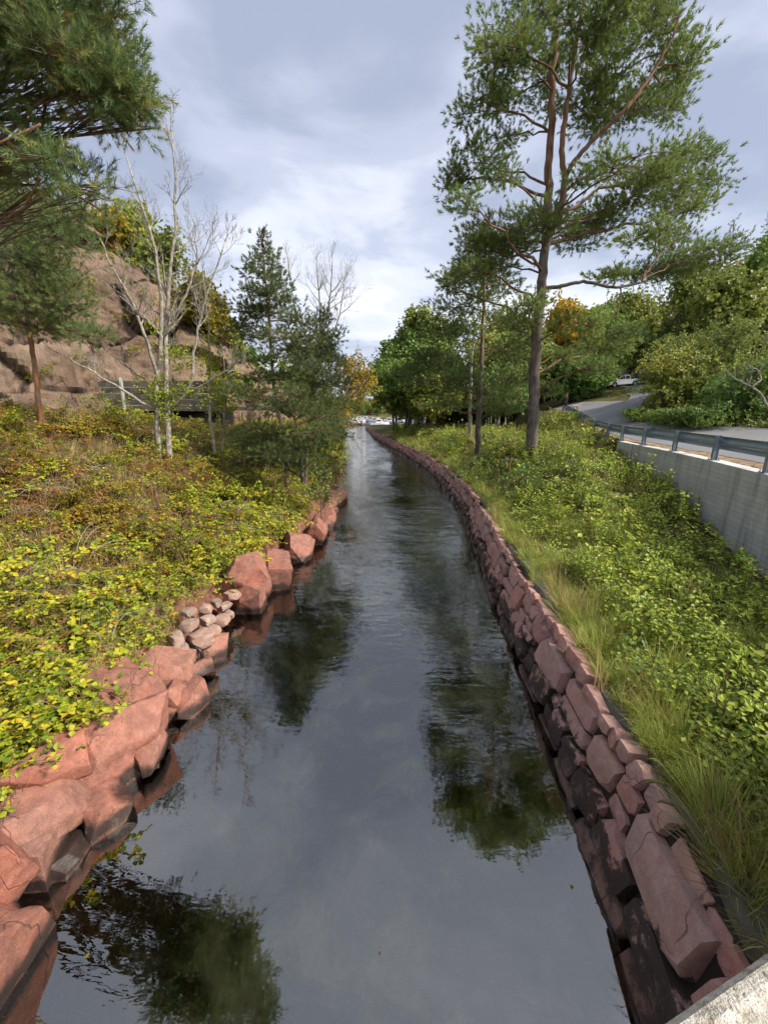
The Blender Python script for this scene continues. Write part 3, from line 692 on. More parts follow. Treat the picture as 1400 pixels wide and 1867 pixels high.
def block_rock(name, c, size, yaw, seed, mat, tilt):
    """an angular block: a box cut by planes, edges chipped, faces slightly uneven"""
    r_ = random.Random(seed); bm = bmesh.new(); bmesh.ops.create_cube(bm, size=2.0)
    for v in bm.verts: v.co += Vector((r_.uniform(-.22, .22), r_.uniform(-.22, .22), r_.uniform(-.18, .18)))
    for q in range(8):
        n_ = Vector((r_.gauss(0, 1), r_.gauss(0, 1), r_.gauss(0.25, 0.8))).normalized(); dpl = r_.uniform(0.82, 1.12)
        res = bmesh.ops.bisect_plane(bm, geom=bm.verts[:] + bm.edges[:] + bm.faces[:], plane_co=n_ * dpl, plane_no=n_, clear_outer=True)
        ed_ = [e_ for e_ in bm.edges if e_.is_boundary]
        if ed_: bmesh.ops.contextual_create(bm, geom=ed_)
    bmesh.ops.scale(bm, vec=size, verts=bm.verts)
    bmesh.ops.bevel(bm, geom=bm.edges[:], offset=0.022, segments=2, profile=0.6, affect='EDGES', clamp_overlap=True)
    bmesh.ops.triangulate(bm, faces=bm.faces[:])
    for it in range(4):
        long_ = [e_ for e_ in bm.edges if e_.calc_length() > 0.085]
        if not long_ or len(bm.verts) > 3500: break
        bmesh.ops.subdivide_edges(bm, edges=long_, cuts=1); bmesh.ops.triangulate(bm, faces=[f_ for f_ in bm.faces if len(f_.verts) > 3])
    bm.normal_update(); mv = {}
    for v in bm.verts:
        p_ = v.co + Vector((seed * 3.1, 0, 0)); mv[v] = v.normal * (mnoise.noise(p_ * 2.0) * 0.030 + mnoise.noise(p_ * 6) * 0.014 + mnoise.noise(p_ * 16) * 0.007 - max(0, mnoise.noise(p_ * 3.3 + Vector((9, 1, 4))) - 0.25) * 0.12)
    for v, d_ in mv.items(): v.co += d_
    M3 = Matrix.Rotation(yaw, 3, 'Z') @ Matrix.Rotation(tilt[0], 3, 'X') @ Matrix.Rotation(tilt[1], 3, 'Y')
    bmesh.ops.transform(bm, matrix=M3.to_4x4(), verts=bm.verts)
    me = bpy.data.meshes.new(name); bm.to_mesh(me); bm.free(); me.materials.append(mat)
    me.polygons.foreach_set('use_smooth', np.full(len(me.polygons), True)); me.set_sharp_from_angle(angle=R(24))
    o = bpy.data.objects.new(name, me); col.objects.link(o); o.location = Vector(c); return o
ROCKS = [  # photo pixel of the middle, height there, half size, yaw, label
    ((-45, 1765), 0.20, (0.62, 0.40, 0.50), 0.2, 'red boulder in the bottom corner, lowest of the shore rocks'),
    ((-15, 1600), 0.35, (0.50, 0.40, 0.55), -0.1, 'tall red boulder cut by the picture edge, second from the bottom'),
    ((60, 1545), 0.12, (0.58, 0.40, 0.36), 0.25, 'brown-faced lower block under the cracked red slab by the water'),
    ((70, 1460), 0.55, (0.62, 0.46, 0.34), 0.15, 'square red slab with a dark crack below it'),
    ((150, 1425), 0.30, (0.55, 0.36, 0.44), 0.5, 'wedge of dull red rock between the square slab and the biggest boulder'),
    ((205, 1365), 0.42, (0.66, 0.52, 0.46), 0.35, 'biggest smooth red boulder at the water edge'),
    ((110, 1380), 0.90, (0.36, 0.26, 0.20), 0.9, 'small grey-pink block half in the dry grass above the biggest boulder'),
    ((240, 1265), 0.60, (0.66, 0.55, 0.45), 0.2, 'broad cracked red shelf above the biggest boulder'),
    ((325, 1275), 0.20, (0.26, 0.30, 0.34), 0.3, 'narrow upright red block split off the cracked shelf'),
    ((310, 1218), 0.50, (0.48, 0.40, 0.32), 0.5, 'pointed red ledge below the pile of pale stones'),
    ((385, 1188), 0.16, (0.36, 0.26, 0.28), 0.6, 'low pink block at the water beside the drain pipe'),
    ((462, 1088), 0.22, (0.46, 0.50, 0.42), 0.1, 'dark-bottomed red boulder overhanging the water past the stone pile'),
    ((500, 1045), 0.30, (0.56, 0.62, 0.50), 0.3, 'rounded orange-red boulder with a flat face to the water'),
    ((455, 1045), 0.75, (0.50, 0.60, 0.45), -0.2, 'upper red shoulder rock under the overhanging bush'),
    ((548, 1000), 0.30, (0.50, 0.70, 0.52), 0.2, 'orange-red rock with a straight vertical edge, middle of the far outcrop'),
    ((580, 972), 0.25, (0.42, 0.75, 0.48), 0.1, 'small red rock where the far outcrop narrows'),
    ((597, 950), 0.20, (0.40, 0.9, 0.42), 0.0, 'reddish rock ending the far outcrop under brown twigs'),
    ((612, 915), 0.20, (0.40, 1.6, 0.45), 0.0, 'last low strip of red rock before the bushes reach the water'),
]
for i, (pp, zc, size, yaw, lab) in enumerate(ROCKS):
    c = at_z(pp[0], pp[1], zc); c[0] -= 0.20 if i < 8 else 0.08; c[2] -= 0.12; sz = np.array(size) * (1.0, 1.0, 1.28)
    o = block_rock('boulder', c, sz, yaw - 0.15, 11 + i * 3, MAT['granite'], (R(random.uniform(-8, 8)), R(random.uniform(2, 12))))
    tag(o, lab, 'boulder', 'red granite boulders along the waterline')
for i, (px_, py_, zc, sz) in enumerate([(320, 1165, .75, .17), (345, 1140, .85, .16), (365, 1165, .55, .22), (390, 1150, .40, .16), (405, 1130, .45, .17), (375, 1110, .80, .15), (395, 1100, .75, .13),
                                   (410, 1105, .55, .15), (330, 1190, .5, .2), (415, 1120, .25, .14), (350, 1190, .35, .15), (425, 1085, .5, .16), (345, 1115, 1.0, .13), (380, 1130, .62, .14)]):
    o = rock_obj('shore_stone', at_z(px_, py_, zc), np.array((sz * random.uniform(1, 1.5), sz * random.uniform(.8, 1.2), sz * random.uniform(.7, 1))), random.uniform(0, 3), 300 + i, MAT['palestone'], ICO3, 7, 0.02)
    tag(o, 'pale loose stone in the heap between the red boulders', 'stone', 'loose pale stones heaped on the shore')
for i in range(46):
    t_ = i / 45; yy = 2.6 + 16.5 * t_ ** 0.9 + random.uniform(-.2, .2); sz = random.uniform(0.12, 0.26)
    if 6.6 < yy < 8.6: continue
    o = block_rock('wedged_stone', (float(xl(yy)) - random.uniform(-0.02, 0.5), yy, random.uniform(-0.05, 0.28)), (sz * random.uniform(1, 1.5), sz * random.uniform(1, 1.6), sz), random.uniform(0, 3), 700 + i, MAT['granite'], (R(random.uniform(-12, 12)), R(random.uniform(-5, 15))))
    tag(o, 'small red stone wedged between the boulders at the waterline', 'stone', 'small red stones between the shore boulders')
mb = MB(); q = at_z(362, 1185, 0.45); mb.tube([q + (-0.25, 0.05, 0.10), q + (0, 0, 0.02), q + (0.06, -0.01, -0.05), q + (0.07, -0.01, -0.42)], 0.035, 8)
o = mb.build('drain_pipe', plain_mat('black_plastic', (0.02, 0.02, 0.022), 0.4), smooth=True, loc=q - np.array((0, 0, 0.4))); tag(o, 'thin black drain pipe poking out of the pale stones', 'pipe')
# ------------------------------------------------------------------ plant materials
MAT['pine_bark'] = bark_mat('pine_bark', [(0.0, (0.135, 0.115, 0.10)), (0.42, (0.17, 0.13, 0.10)), (0.62, (0.30, 0.145, 0.075)), (1.0, (0.36, 0.165, 0.075))], 7, 0.9)
MAT['pine_twig'] = bark_mat('pine_twig', [(0.0, (0.10, 0.07, 0.05)), (1.0, (0.26, 0.125, 0.06))], 14, 0.4)
MAT['grey_bark'] = bark_mat('pale_grey_bark', [(0.0, (0.36, 0.33, 0.27)), (1.0, (0.47, 0.43, 0.36))], 12, 0.5, (1, 1, 0.5))
MAT['dark_bark'] = bark_mat('dark_bark', [(0.0, (0.075, 0.062, 0.05)), (1.0, (0.12, 0.10, 0.08))], 10, 0.5)
MAT['pole_bark'] = bark_mat('peeling_orange_bark', [(0.0, (0.36, 0.15, 0.06)), (0.45, (0.34, 0.17, 0.09)), (0.6, (0.36, 0.30, 0.23)), (1.0, (0.38, 0.32, 0.25))], 8, 0.6)
MAT['birch_bark'] = bark_mat('birch_bark', [(0.0, (0.32, 0.28, 0.22)), (1.0, (0.48, 0.44, 0.38))], 6, 0.4, (1, 1, 2.0))
MAT['needle'] = leaf_mat('pine_needles', [(0.0, (0.083, 0.133, 0.041)), (0.4, (0.158, 0.221, 0.061)), (0.8, (0.253, 0.316, 0.078)), (1.0, (0.354, 0.380, 0.089))], 0.5, 0.38, 0.3)
MAT['needle_blue'] = leaf_mat('bluish_needles', [(0.0, (0.070, 0.100, 0.036)), (0.5, (0.140, 0.180, 0.058)), (1.0, (0.25, 0.27, 0.075))], 0.5, 0.32, 0.3)
MAT['needle_near'] = leaf_mat('old_pine_needles', [(0.0, (0.055, 0.097, 0.033)), (0.35, (0.115, 0.182, 0.066)), (0.62, (0.194, 0.259, 0.083)), (0.78, (0.277, 0.277, 0.074)), (0.9, (0.482, 0.297, 0.074)), (1.0, (0.555, 0.297, 0.074))], 0.5, 0.25, 0.3)
MAT['leaf_green'] = leaf_mat('green_leaves', [(0.0, (0.098, 0.161, 0.039)), (0.5, (0.184, 0.270, 0.056)), (1.0, (0.345, 0.410, 0.076))], 0.5, 0.35)
MAT['leaf_olive'] = leaf_mat('olive_leaves', [(0.0, (0.119, 0.161, 0.039)), (0.5, (0.227, 0.270, 0.056)), (0.85, (0.410, 0.388, 0.076)), (1.0, (0.604, 0.453, 0.076))], 0.5, 0.35)
MAT['leaf_yellow'] = leaf_mat('yellow_leaves', [(0.0, (0.132, 0.132, 0.022)), (0.4, (0.264, 0.220, 0.028)), (0.75, (0.440, 0.297, 0.028)), (1.0, (0.506, 0.253, 0.022))], 0.5, 0.4)
MAT['leaf_lime'] = leaf_mat('lime_leaves', [(0.0, (0.154, 0.198, 0.020)), (0.5, (0.286, 0.341, 0.028)), (1.0, (0.440, 0.440, 0.044))], 0.5, 0.4)
MAT['leaf_bramble'] = leaf_mat('bramble_leaves', [(0.0, (0.083, 0.138, 0.020)), (0.3, (0.187, 0.264, 0.028)), (0.6, (0.418, 0.451, 0.035)), (0.85, (0.605, 0.528, 0.039)), (1.0, (0.605, 0.308, 0.033))], 0.45, 0.4)
MAT['leaf_sapling'] = leaf_mat('sapling_leaves', [(0.0, (0.106, 0.175, 0.027)), (0.35, (0.225, 0.325, 0.048)), (0.7, (0.450, 0.525, 0.075)), (1.0, (0.660, 0.650, 0.150))], 0.45, 0.38)
MAT['leaf_dark'] = leaf_mat('dark_leaves', [(0.0, (0.073, 0.133, 0.036)), (0.6, (0.159, 0.255, 0.061)), (1.0, (0.268, 0.365, 0.073))], 0.5, 0.3)
MAT['grass'] = leaf_mat('grass_blades', [(0.0, (0.140, 0.206, 0.036)), (0.5, (0.282, 0.340, 0.058)), (0.85, (0.448, 0.431, 0.100)), (1.0, (0.660, 0.546, 0.232))], 0.5, 0.35)
MAT['straw'] = leaf_mat('dry_straw', [(0.0, (0.220, 0.132, 0.061)), (0.5, (0.396, 0.264, 0.121)), (1.0, (0.550, 0.440, 0.231))], 0.7, 0.25)
MAT['bracken'] = leaf_mat('brown_bracken', [(0.0, (0.180, 0.078, 0.036)), (0.5, (0.372, 0.180, 0.060)), (1.0, (0.504, 0.300, 0.090))], 0.7, 0.25)
MAT['stem'] = plain_mat('plant_stems', (0.17, 0.105, 0.06), 0.8, 0.2, 0, 0.25, 10)
MAT['twig_grey'] = plain_mat('grey_twigs', (0.30, 0.26, 0.21), 0.8, 0.2, 0, 0.2, 10)
MAT['berry'] = plain_mat('red_hips', (0.55, 0.05, 0.02), 0.35, 0.5, 0, 0.1, 10)
MAT['weed'] = leaf_mat('seaweed', [(0.0, (0.035, 0.030, 0.008)), (0.5, (0.11, 0.085, 0.022)), (1.0, (0.22, 0.17, 0.05))], 0.4, 0.2, 0.3)

# ------------------------------------------------------------------ plant templates
def needle_temp(n, L, l, w, seed):
    r_ = np.random.default_rng(seed); V = []; 
    for i in range(n):
        u = r_.uniform(0, 1); th = R(r_.uniform(28, 84) * (1 - 0.5 * u)); ph = r_.uniform(0, 6.283); ll = l * r_.uniform(0.75, 1.15)
        d = np.array((math.sin(th) * math.cos(ph), math.sin(th) * math.sin(ph), math.cos(th)))
        b = np.array((0, 0, u * L)); s_ = np.cross(d, r_.normal(size=3)); s_ /= np.linalg.norm(s_)
        V += [b - s_ * w / 2, b + s_ * w / 2, b + d * ll]
    return np.array(V), np.arange(3 * n).reshape(-1, 3)
NEED_FAR = [needle_temp(24, 0.15, 0.145, 0.023, 1 + i) for i in range(5)]
NEED_NEAR = [needle_temp(52, 0.19, 0.105, 0.0075, 20 + i) for i in range(5)]
def leaf_geo(l, w, fold=0.18, droop=0.15, fine=False):
    if fine:
        V = np.array([(0, 0, 0), (-w * .8, l * .30, fold * w), (-w, l * .58, fold * w), (0, l, -droop * l), (w, l * .58, fold * w), (w * .8, l * .30, fold * w)])
        return V, np.array([(0, 5, 4), (0, 4, 3), (0, 3, 2), (0, 2, 1)])
    return np.array([(0, 0, 0), (-w, l * .5, fold * w), (0, l, -droop * l), (w, l * .5, fold * w)]), np.array([(0, 3, 2), (0, 2, 1)])
def leaf_temp(n, l, w, rad, seed, fine=False):
    """a small spray of leaves round a point"""
    r_ = np.random.default_rng(seed); Vs = []; Fs = []; k = 0
    for i in range(n):
        V, F = leaf_geo(l * r_.uniform(0.7, 1.2), w * r_.uniform(0.7, 1.2), fine=fine)
        a = r_.uniform(0, 6.283); b = r_.normal(0, 0.6); c = r_.normal(0, 0.5)
        M = np.array(Matrix.Rotation(a, 3, 'Z') @ Matrix.Rotation(b, 3, 'X') @ Matrix.Rotation(c, 3, 'Y'))
        Vs.append(V @ M.T + r_.normal(size=3) * rad * (0.6, 0.6, 0.5)); Fs.append(F + k); k += len(V)
    return np.concatenate(Vs), np.concatenate(Fs)
def leaf_temps(n, l, w, rad, seed=1, fine=False): return [leaf_temp(n, l, w, rad, seed + i, fine) for i in range(5)]

def pads_px(lst, Y, seed=0, spread=3.0):
    r_ = random.Random(seed); out = []
    for q in lst:
        px_, py_, rx, ry = q[:4]; dy = q[4] if len(q) > 4 else r_.uniform(-spread, spread)
        c = at_y(px_, py_, Y + dy); kk = (Y + dy) / ray(px_, py_)[1] / FPX
        out.append((c, rx * kk, rx * kk * 0.9, ry * kk))
    return out
def bez(a, b, c, n):
    t = np.linspace(0, 1, n)[:, None]; return a * (1 - t) ** 2 + 2 * b * t * (1 - t) + c * t ** 2
def line_r(P, r0, r1): return np.linspace(r0, r1, len(P))
def resamp(P, n):
    P = np.asarray(P, float); s_ = np.concatenate([[0], np.cumsum(np.linalg.norm(np.diff(P, axis=0), axis=1))]); g = np.linspace(0, s_[-1], n)
    Q = np.stack([np.interp(g, s_, P[:, i]) for i in range(3)], 1)
    if n > 8:
        for _ in range(2): Q[1:-1] = (Q[:-2] + 2 * Q[1:-1] + Q[2:]) / 4
    return Q

def crown_tree(name, label, cat, stems, pads, temps, leafmat, barkmat, twigmat, size=1.0, dens=1.0, group=None, lift=0.3, up=0.45, branch_r=0.05, clump=0.30, tint=(0.0, 1.0), tsplit=0.5, hang=0.0, bare=0.0):
    """a tree from its stems [(points, r0, r1)], foliage masses (centre, rx, ry, rz) and leaf templates"""
    root = empty(name, stems[0][0][0]); tag(root, label, cat, group)
    tm = MB(); nodes = []
    z0 = stems[0][0][0][2]; z1 = max(s_[0][-1][2] for s_ in stems)
    for P, r0, r1 in stems:
        Q = resamp(P, max(10, int(len(P) * 5)))
        Q[1:-1] += rng.normal(size=Q[1:-1].shape) * r0 * 0.12
        rr = line_r(Q, r0, r1); rr[0] *= 1.18
        tm.tube(Q, rr, 12, np.clip((Q[:, 2] - z0) / max(z1 - z0, .1), 0, 1)); nodes.append((Q, rr))
    allq = np.concatenate([q for q, _ in nodes]); allr = np.concatenate([r for _, r in nodes])
    part(tm, 'trunk', barkmat, root, True)
    bm_ = MB(); cm = MB(); Ps = []; Ds = []; Ts = []; TA = []; TB = []
    for c, rx, ry, rz in pads:
        hd = np.hypot(allq[:, 0] - c[0], allq[:, 1] - c[1])
        cost = hd * 1.0 + np.abs(allq[:, 2] - (c[2] - lift * hd)) * 1.3
        j = int(np.argmin(cost)); a = allq[j]; dist = np.linalg.norm(c - a)
        mid = a * 0.5 + c * 0.5 + np.array((0, 0, (0.10 - hang) * dist)) + rng.normal(size=3) * 0.06 * dist
        end = c + (c - a) / (dist + 1e-6) * rx * 0.35
        B = bez(a, mid, end, 9); br = min(allr[j] * 0.6, branch_r * (0.5 + 0.18 * dist)) ; B[1:] += rng.normal(size=B[1:].shape) * 0.02 * dist
        bm_.tube(B, line_r(B, max(br, 0.012), 0.010 * size + 0.004), 6, 0.75)
        area = rx * rz * 3.0
        nsub = int(np.clip(area * 2.2 / size ** 2, 6, 34))
        ncl = int(dens * (rx * rz * 3.14 + rx * ry * 1.0) / (0.085 * size ** 2)); 
        Sub = rng.normal(size=(nsub, 3)); Sub /= np.linalg.norm(Sub, axis=1)[:, None]; Sub *= rng.uniform(0.35, 1.0, (nsub, 1)) ** 0.5
        Sub[:, 2] = np.where(Sub[:, 2] < -0.4, Sub[:, 2] * 0.5, Sub[:, 2])
        Sub = Sub * (rx, ry, rz) * 0.86 + c
        for sp_ in Sub:
            i0 = int(np.clip(8 * rng.uniform(0.58, 1.0), 3, 8)); aa = B[i0]; mm = (aa + sp_) / 2 + np.array((0, 0, 0.08 * rz)) + rng.normal(size=3) * 0.06 * rx
            Q = bez(aa, mm, sp_, 4); bm_.tube(Q, line_r(Q, 0.013 * size + 0.005, 0.005 * size), 4, 0.35, cap=False)
        if rng.random() < bare: continue
        w = rng.integers(0, nsub, ncl); sg_ = clump * np.array((rx, ry, rz)) / math.sqrt(max(nsub, 4) / 6)
        pp = Sub[w] + rng.normal(size=(ncl, 3)) * np.maximum(sg_, 0.10 * size)
        dd = (pp - c) / (rx, ry, rz) * 0.7 + (pp - Sub[w]) / (np.linalg.norm(pp - Sub[w], axis=1)[:, None] + 1e-6) * 0.6 + np.array((0, 0, up)) + rng.normal(size=(ncl, 3)) * 0.35
        base_t = rng.uniform(*tint); tt = np.clip(base_t * tsplit + (1 - tsplit) * rng.uniform(tint[0], tint[1], ncl) + rng.normal(0, .08, nsub)[w], 0, 1)
        Ps.append(pp); Ds.append(dd); Ts.append(tt)
        m_ = rng.random(ncl) < 0.45; TA.append(Sub[w][m_]); TB.append(pp[m_])
    twigs(bm_, np.concatenate(TA), np.concatenate(TB), 0.006 * size, 0.4)
    part(bm_, 'branches', twigmat, root, True)
    P = np.concatenate(Ps); D = np.concatenate(Ds); T = np.concatenate(Ts)
    stamp(cm, temps, P, rot_frames(D), size * rng.uniform(0.75, 1.25, len(P)), T)
    part(cm, 'crown', leafmat, root)
    return root

def px_line(lst, Y):
    return np.array([at_y(q[0], q[1], Y + (q[2] if len(q) > 2 else 0)) for q in lst])
def ground_pt(x, y, dz=-0.15): return np.array((x, y, float(z_land(x, y)) + dz))

def bare_grow(mb, p, d, L, r, lev, maxlev, upw=0.25, spread=0.6, tint=0.5, wob=0.10, kids=(3, 5), stub=True):
    """a leafless branch and its branches"""
    n = 6 if lev < 2 else 4
    P = [p]; d = d / np.linalg.norm(d)
    for i in range(n - 1):
        d = d + rng.normal(size=3) * wob + np.array((0, 0, upw * 0.25)); d /= np.linalg.norm(d); P.append(P[-1] + d * L / (n - 1))
    P = np.array(P); r1 = max(r * 0.42, 0.004); rr = line_r(P, r, r1)
    mb.tube(P, rr, 7 if lev == 0 else (5 if lev < 2 else 3), tint, cap=False)
    if lev >= maxlev: return
    for q in range(rng.integers(*kids)):
        t = rng.uniform(0.3, 1.0) if q else 1.0
        k = min(int(t * (n - 1)), n - 1); base = P[k]; ax = rng.normal(size=3); ax -= ax.dot(d) * d; ax /= np.linalg.norm(ax) + 1e-9
        dd = d * (1 - spread * 0.4) + ax * spread * rng.uniform(0.7, 1.3) + np.array((0, 0, upw))
        bare_grow(mb, base, dd, L * rng.uniform(0.45, 0.72), max(rr[k] * 0.62, 0.004), lev + 1, maxlev, upw, spread, tint, wob, kids)

# ------------------------------------------------------------------ big pine beside the road
YP = 19.0
stem_main = px_line([(969, 835), (970, 822), (972, 760), (976, 660), (984, 560), (992, 470), (998, 400), (1002, 300), (1006, 200), (1010, 90), (1014, -40, .5), (1020, -170, 1)], YP)
stem_2 = px_line([(994, 450), (1022, 385, -.4), (1030, 330, -.6), (1024, 270, -.6), (1034, 180, -.8), (1050, 80, -1), (1068, -20, -1), (1080, -110, -1)], YP)
stem_3 = px_line([(1028, 330, -.6), (1040, 300, -1), (1085, 250, -1.6), (1140, 200, -2), (1185, 140, -2), (1225, 70, -2), (1240, 20, -2)], YP)
stem_4 = px_line([(985, 525), (1020, 522, -.3), (1065, 512, -.5), (1120, 525, -1), (1170, 515, -1)], YP)
PADS = [(911, 78, 55, 48), (874, 197, 48, 42), (952, 114, 58, 48), (1016, 114, 60, 45), (975, 27, 52, 48), (1043, 60, 60, 45), (1080, 30, 75, 50), (1148, 50, 70, 55), (1217, 46, 58, 50), (1255, 118, 36, 36), (1205, 150, 66, 45),
        (1125, 137, 70, 50), (1230, 195, 34, 26), (1089, 197, 60, 38), (1150, 215, 60, 32), (1160, 290, 75, 32), (1240, 292, 58, 38), (1300, 322, 38, 30), (1171, 360, 80, 34), (1250, 375, 58, 28), (1107, 405, 55, 26), (1200, 420, 60, 20),
        (818, 325, 30, 42), (868, 300, 44, 36), (908, 322, 40, 26), (850, 370, 40, 14), (1020, 395, 56, 22), (966, 416, 66, 24), (900, 436, 60, 26), (1052, 430, 42, 26), (862, 455, 50, 24), (925, 468, 62, 24), (840, 502, 42, 20),
        (895, 492, 56, 22), (815, 528, 22, 10), (1190, 492, 80, 22), (1280, 478, 60, 26), (1120, 505, 36, 12), (960, 552, 34, 18), (1050, 590, 44, 22), (1095, 632, 52, 20), (925, 592, 44, 20), (1030, 645, 30, 16), (1080, 672, 40, 16),
        (1000, 715, 18, 14), (930, 720, 30, 12), (1120, 610, 40, 14), (1030, -60, 80, 50), (1120, -70, 80, 50), (1200, -40, 60, 40), (960, -60, 50, 45), (1050, -150, 70, 50), (930, 180, 40, 30), (1000, 190, 30, 20), (930, 250, 34, 16), (1060, 330, 30, 14), (1250, 440, 50, 16)]
crown_tree('pine_tree', 'tall Scots pine with forked orange upper trunk standing beside the road', 'pine tree',
           [(stem_main, 0.29, 0.05), (stem_2, 0.14, 0.04), (stem_3, 0.095, 0.03), (stem_4, 0.09, 0.04)], pads_px(PADS, YP, 3, 2.8), NEED_FAR, MAT['needle'], MAT['pine_bark'], MAT['pine_twig'], 1.0, 6.2, clump=0.30)

# second, slimmer pine left of it, and its neighbours
YQ = 25.0
crown_tree('pine_tree', 'slim pine with orange mid trunk just left of the tall pine', 'pine tree',
           [(px_line([(871, 828), (872, 760), (876, 690), (879, 620), (882, 560), (884, 480), (886, 430)], YQ), 0.20, 0.04)],
           pads_px([(850, 560, 62, 24), (805, 600, 44, 26), (930, 585, 46, 22), (815, 655, 60, 24), (920, 640, 44, 20), (775, 690, 46, 20), (850, 700, 56, 20), (935, 690, 36, 26), (885, 735, 48, 16), (860, 500, 50, 26), (910, 520, 46, 22), (880, 450, 40, 24), (805, 735, 40, 14), (925, 745, 34, 14), (835, 612, 40, 18), (960, 620, 30, 16)], YQ, 5, 2.4),
           NEED_FAR, MAT['needle'], MAT['pine_bark'], MAT['pine_twig'], 1.05, 4.6, clump=0.32)
crown_tree('birch_tree', 'pale thin trunk close behind the slim pine', 'tree',
           [(px_line([(856, 802), (857, 740), (860, 660), (866, 600)], 35.0), 0.20, 0.04)],
           pads_px([(840, 640, 50, 30), (890, 630, 45, 30), (870, 580, 40, 30), (905, 690, 40, 24), (950, 700, 50, 36)], 35.0, 6, 2.0), leaf_temps(7, 0.15, 0.06, 0.16, 5), MAT['leaf_olive'], MAT['birch_bark'], MAT['dark_bark'], 1.25, 0.9)

# conical pine and its lower neighbours on the left shore
YL = 17.5
crown_tree('pine_tree', 'pointed dark pine with a narrow top on the left shore', 'pine tree',
           [(px_line([(524, 905), (520, 800), (505, 740), (497, 680), (492, 600), (485, 520), (478, 450), (472, 418)], YL), 0.12, 0.02)],
           pads_px([(474, 432, 11, 16, 0), (482, 455, 18, 16, 0), (462, 474, 14, 12), (496, 476, 18, 14), (470, 500, 26, 14), (508, 505, 26, 14), (455, 530, 30, 13), (498, 535, 34, 14), (525, 548, 26, 12), (450, 562, 34, 12), (500, 570, 46, 14), (540, 585, 34, 14), (445, 598, 30, 10), (478, 612, 40, 14), (530, 618, 40, 16), (555, 640, 40, 18), (505, 650, 36, 14), (455, 655, 22, 8), (560, 675, 40, 18), (510, 690, 40, 14), (470, 690, 26, 10)], YL, 8, 1.2),
           NEED_FAR, MAT['needle_blue'], MAT['pine_bark'], MAT['pine_twig'], 0.80, 7.0, lift=0.1, clump=0.38)
crown_tree('pine_tree', 'shorter rounded pine beside the pointed pine above the water', 'pine tree',
           [(px_line([(556, 900), (560, 800), (566, 730), (578, 650), (588, 600), (592, 570)], 19.5), 0.10, 0.02)],
           pads_px([(590, 585, 18, 18), (578, 612, 30, 18), (606, 622, 24, 20), (580, 650, 40, 20), (612, 660, 28, 20), (590, 695, 44, 20), (618, 705, 24, 18), (570, 725, 40, 16), (605, 740, 34, 14)], 19.5, 9, 1.2),
           NEED_FAR, MAT['needle_blue'], MAT['pine_bark'], MAT['pine_twig'], 0.80, 7.0, lift=0.1, clump=0.38)
crown_tree('pine_bush', 'low spreading pine bush with a leaning red stem on the left bank', 'pine bush',
           [(px_line([(552, 880), (545, 800), (538, 765), (524, 735), (508, 705)], 15.5), 0.085, 0.03)],
           pads_px([(470, 725, 40, 16), (430, 712, 26, 12), (560, 750, 40, 15), (520, 742, 36, 14), (600, 760, 40, 14), (480, 790, 44, 18), (530, 800, 50, 18), (575, 790, 40, 14), (450, 815, 40, 16), (505, 825, 50, 16), (560, 822, 40, 14), (605, 790, 30, 14), (430, 790, 26, 16), (545, 715, 30, 12), (470, 845, 40, 14), (560, 850, 36, 14)], 15.5, 10, 1.2),
           NEED_FAR, MAT['needle_blue'], MAT['pine_bark'], MAT['pine_twig'], 0.78, 6.0, lift=0.2, clump=0.40)

# near pines that hang in from the left
YN = 7.6
def near_pine(name, label, stems, pads, dens, seed, Y, bark):
    return crown_tree(name, label, 'pine tree', stems, pads_px(pads, Y, seed, 0.9), NEED_NEAR, MAT['needle_near'], bark, MAT['pine_twig'], 1.0, dens, lift=0.35, branch_r=0.03, clump=0.36, tint=(0.0, 0.86), tsplit=0.35)
st = np.array([ground_pt(-13.2, 9.0), (-13.0, 9.0, 9), (-12.8, 8.8, 13), (-12.3, 8.6, 19)])
near_pine('pine_tree', 'heavy pine boughs reaching in at the top corner of the picture', [(st, 0.28, 0.08)],
          [(40, 40, 80, 60), (130, 50, 70, 60), (200, 100, 55, 50), (235, 160, 42, 42), (160, 140, 70, 45), (70, 110, 70, 36), (200, 205, 50, 30), (250, 215, 24, 20), (110, 180, 50, 24), (40, 70, 60, 40), (100, 290, 46, 22), (40, 255, 50, 24), (150, 330, 46, 30), (190, 350, 26, 24), (60, 320, 56, 20), (130, 380, 44, 24), (-40, 150, 60, 60), (-50, 30, 70, 60), (90, -60, 90, 50), (-60, 260, 60, 40), (180, 20, 40, 36), (10, 180, 40, 16), (60, 0, 60, 40), (210, 150, 40, 40), (180, 170, 50, 30), (120, 110, 60, 40), (60, -150, 90, 60), (150, -140, 80, 60), (210, -200, 60, 60), (120, -260, 90, 70), (240, -120, 40, 40), (190, -300, 70, 60), (20, -330, 90, 70)], 15.0, 21, YN, MAT['pine_bark'])
YM = 13.5
crown_tree('pine_tree', 'drooping pine on a thin orange peeling trunk under the heavy boughs', 'pine tree',
           [(px_line([(74, 775), (68, 700), (56, 620), (48, 560), (20, 470), (-10, 400)], YM), 0.085, 0.04)],
           pads_px([(30, 400, 70, 30), (90, 430, 60, 30), (40, 470, 70, 30), (110, 490, 50, 26), (20, 530, 60, 28), (80, 545, 60, 28), (140, 525, 40, 20), (40, 590, 60, 22), (120, 590, 50, 22), (165, 610, 34, 18), (0, 570, 50, 24), (140, 560, 34, 16), (-40, 430, 60, 50), (-40, 530, 60, 50), (60, 440, 40, 24), (-10, 345, 60, 30), (50, 362, 60, 26), (110, 395, 50, 22), (-40, 300, 60, 40)], YM, 22, 1.2),
           [needle_temp(44, 0.16, 0.11, 0.0085, 40 + i) for i in range(5)], MAT['needle_near'], MAT['pole_bark'], MAT['pine_twig'], 1.0, 9.5, lift=-0.1, clump=0.36, tint=(0.05, 0.95), tsplit=0.35)

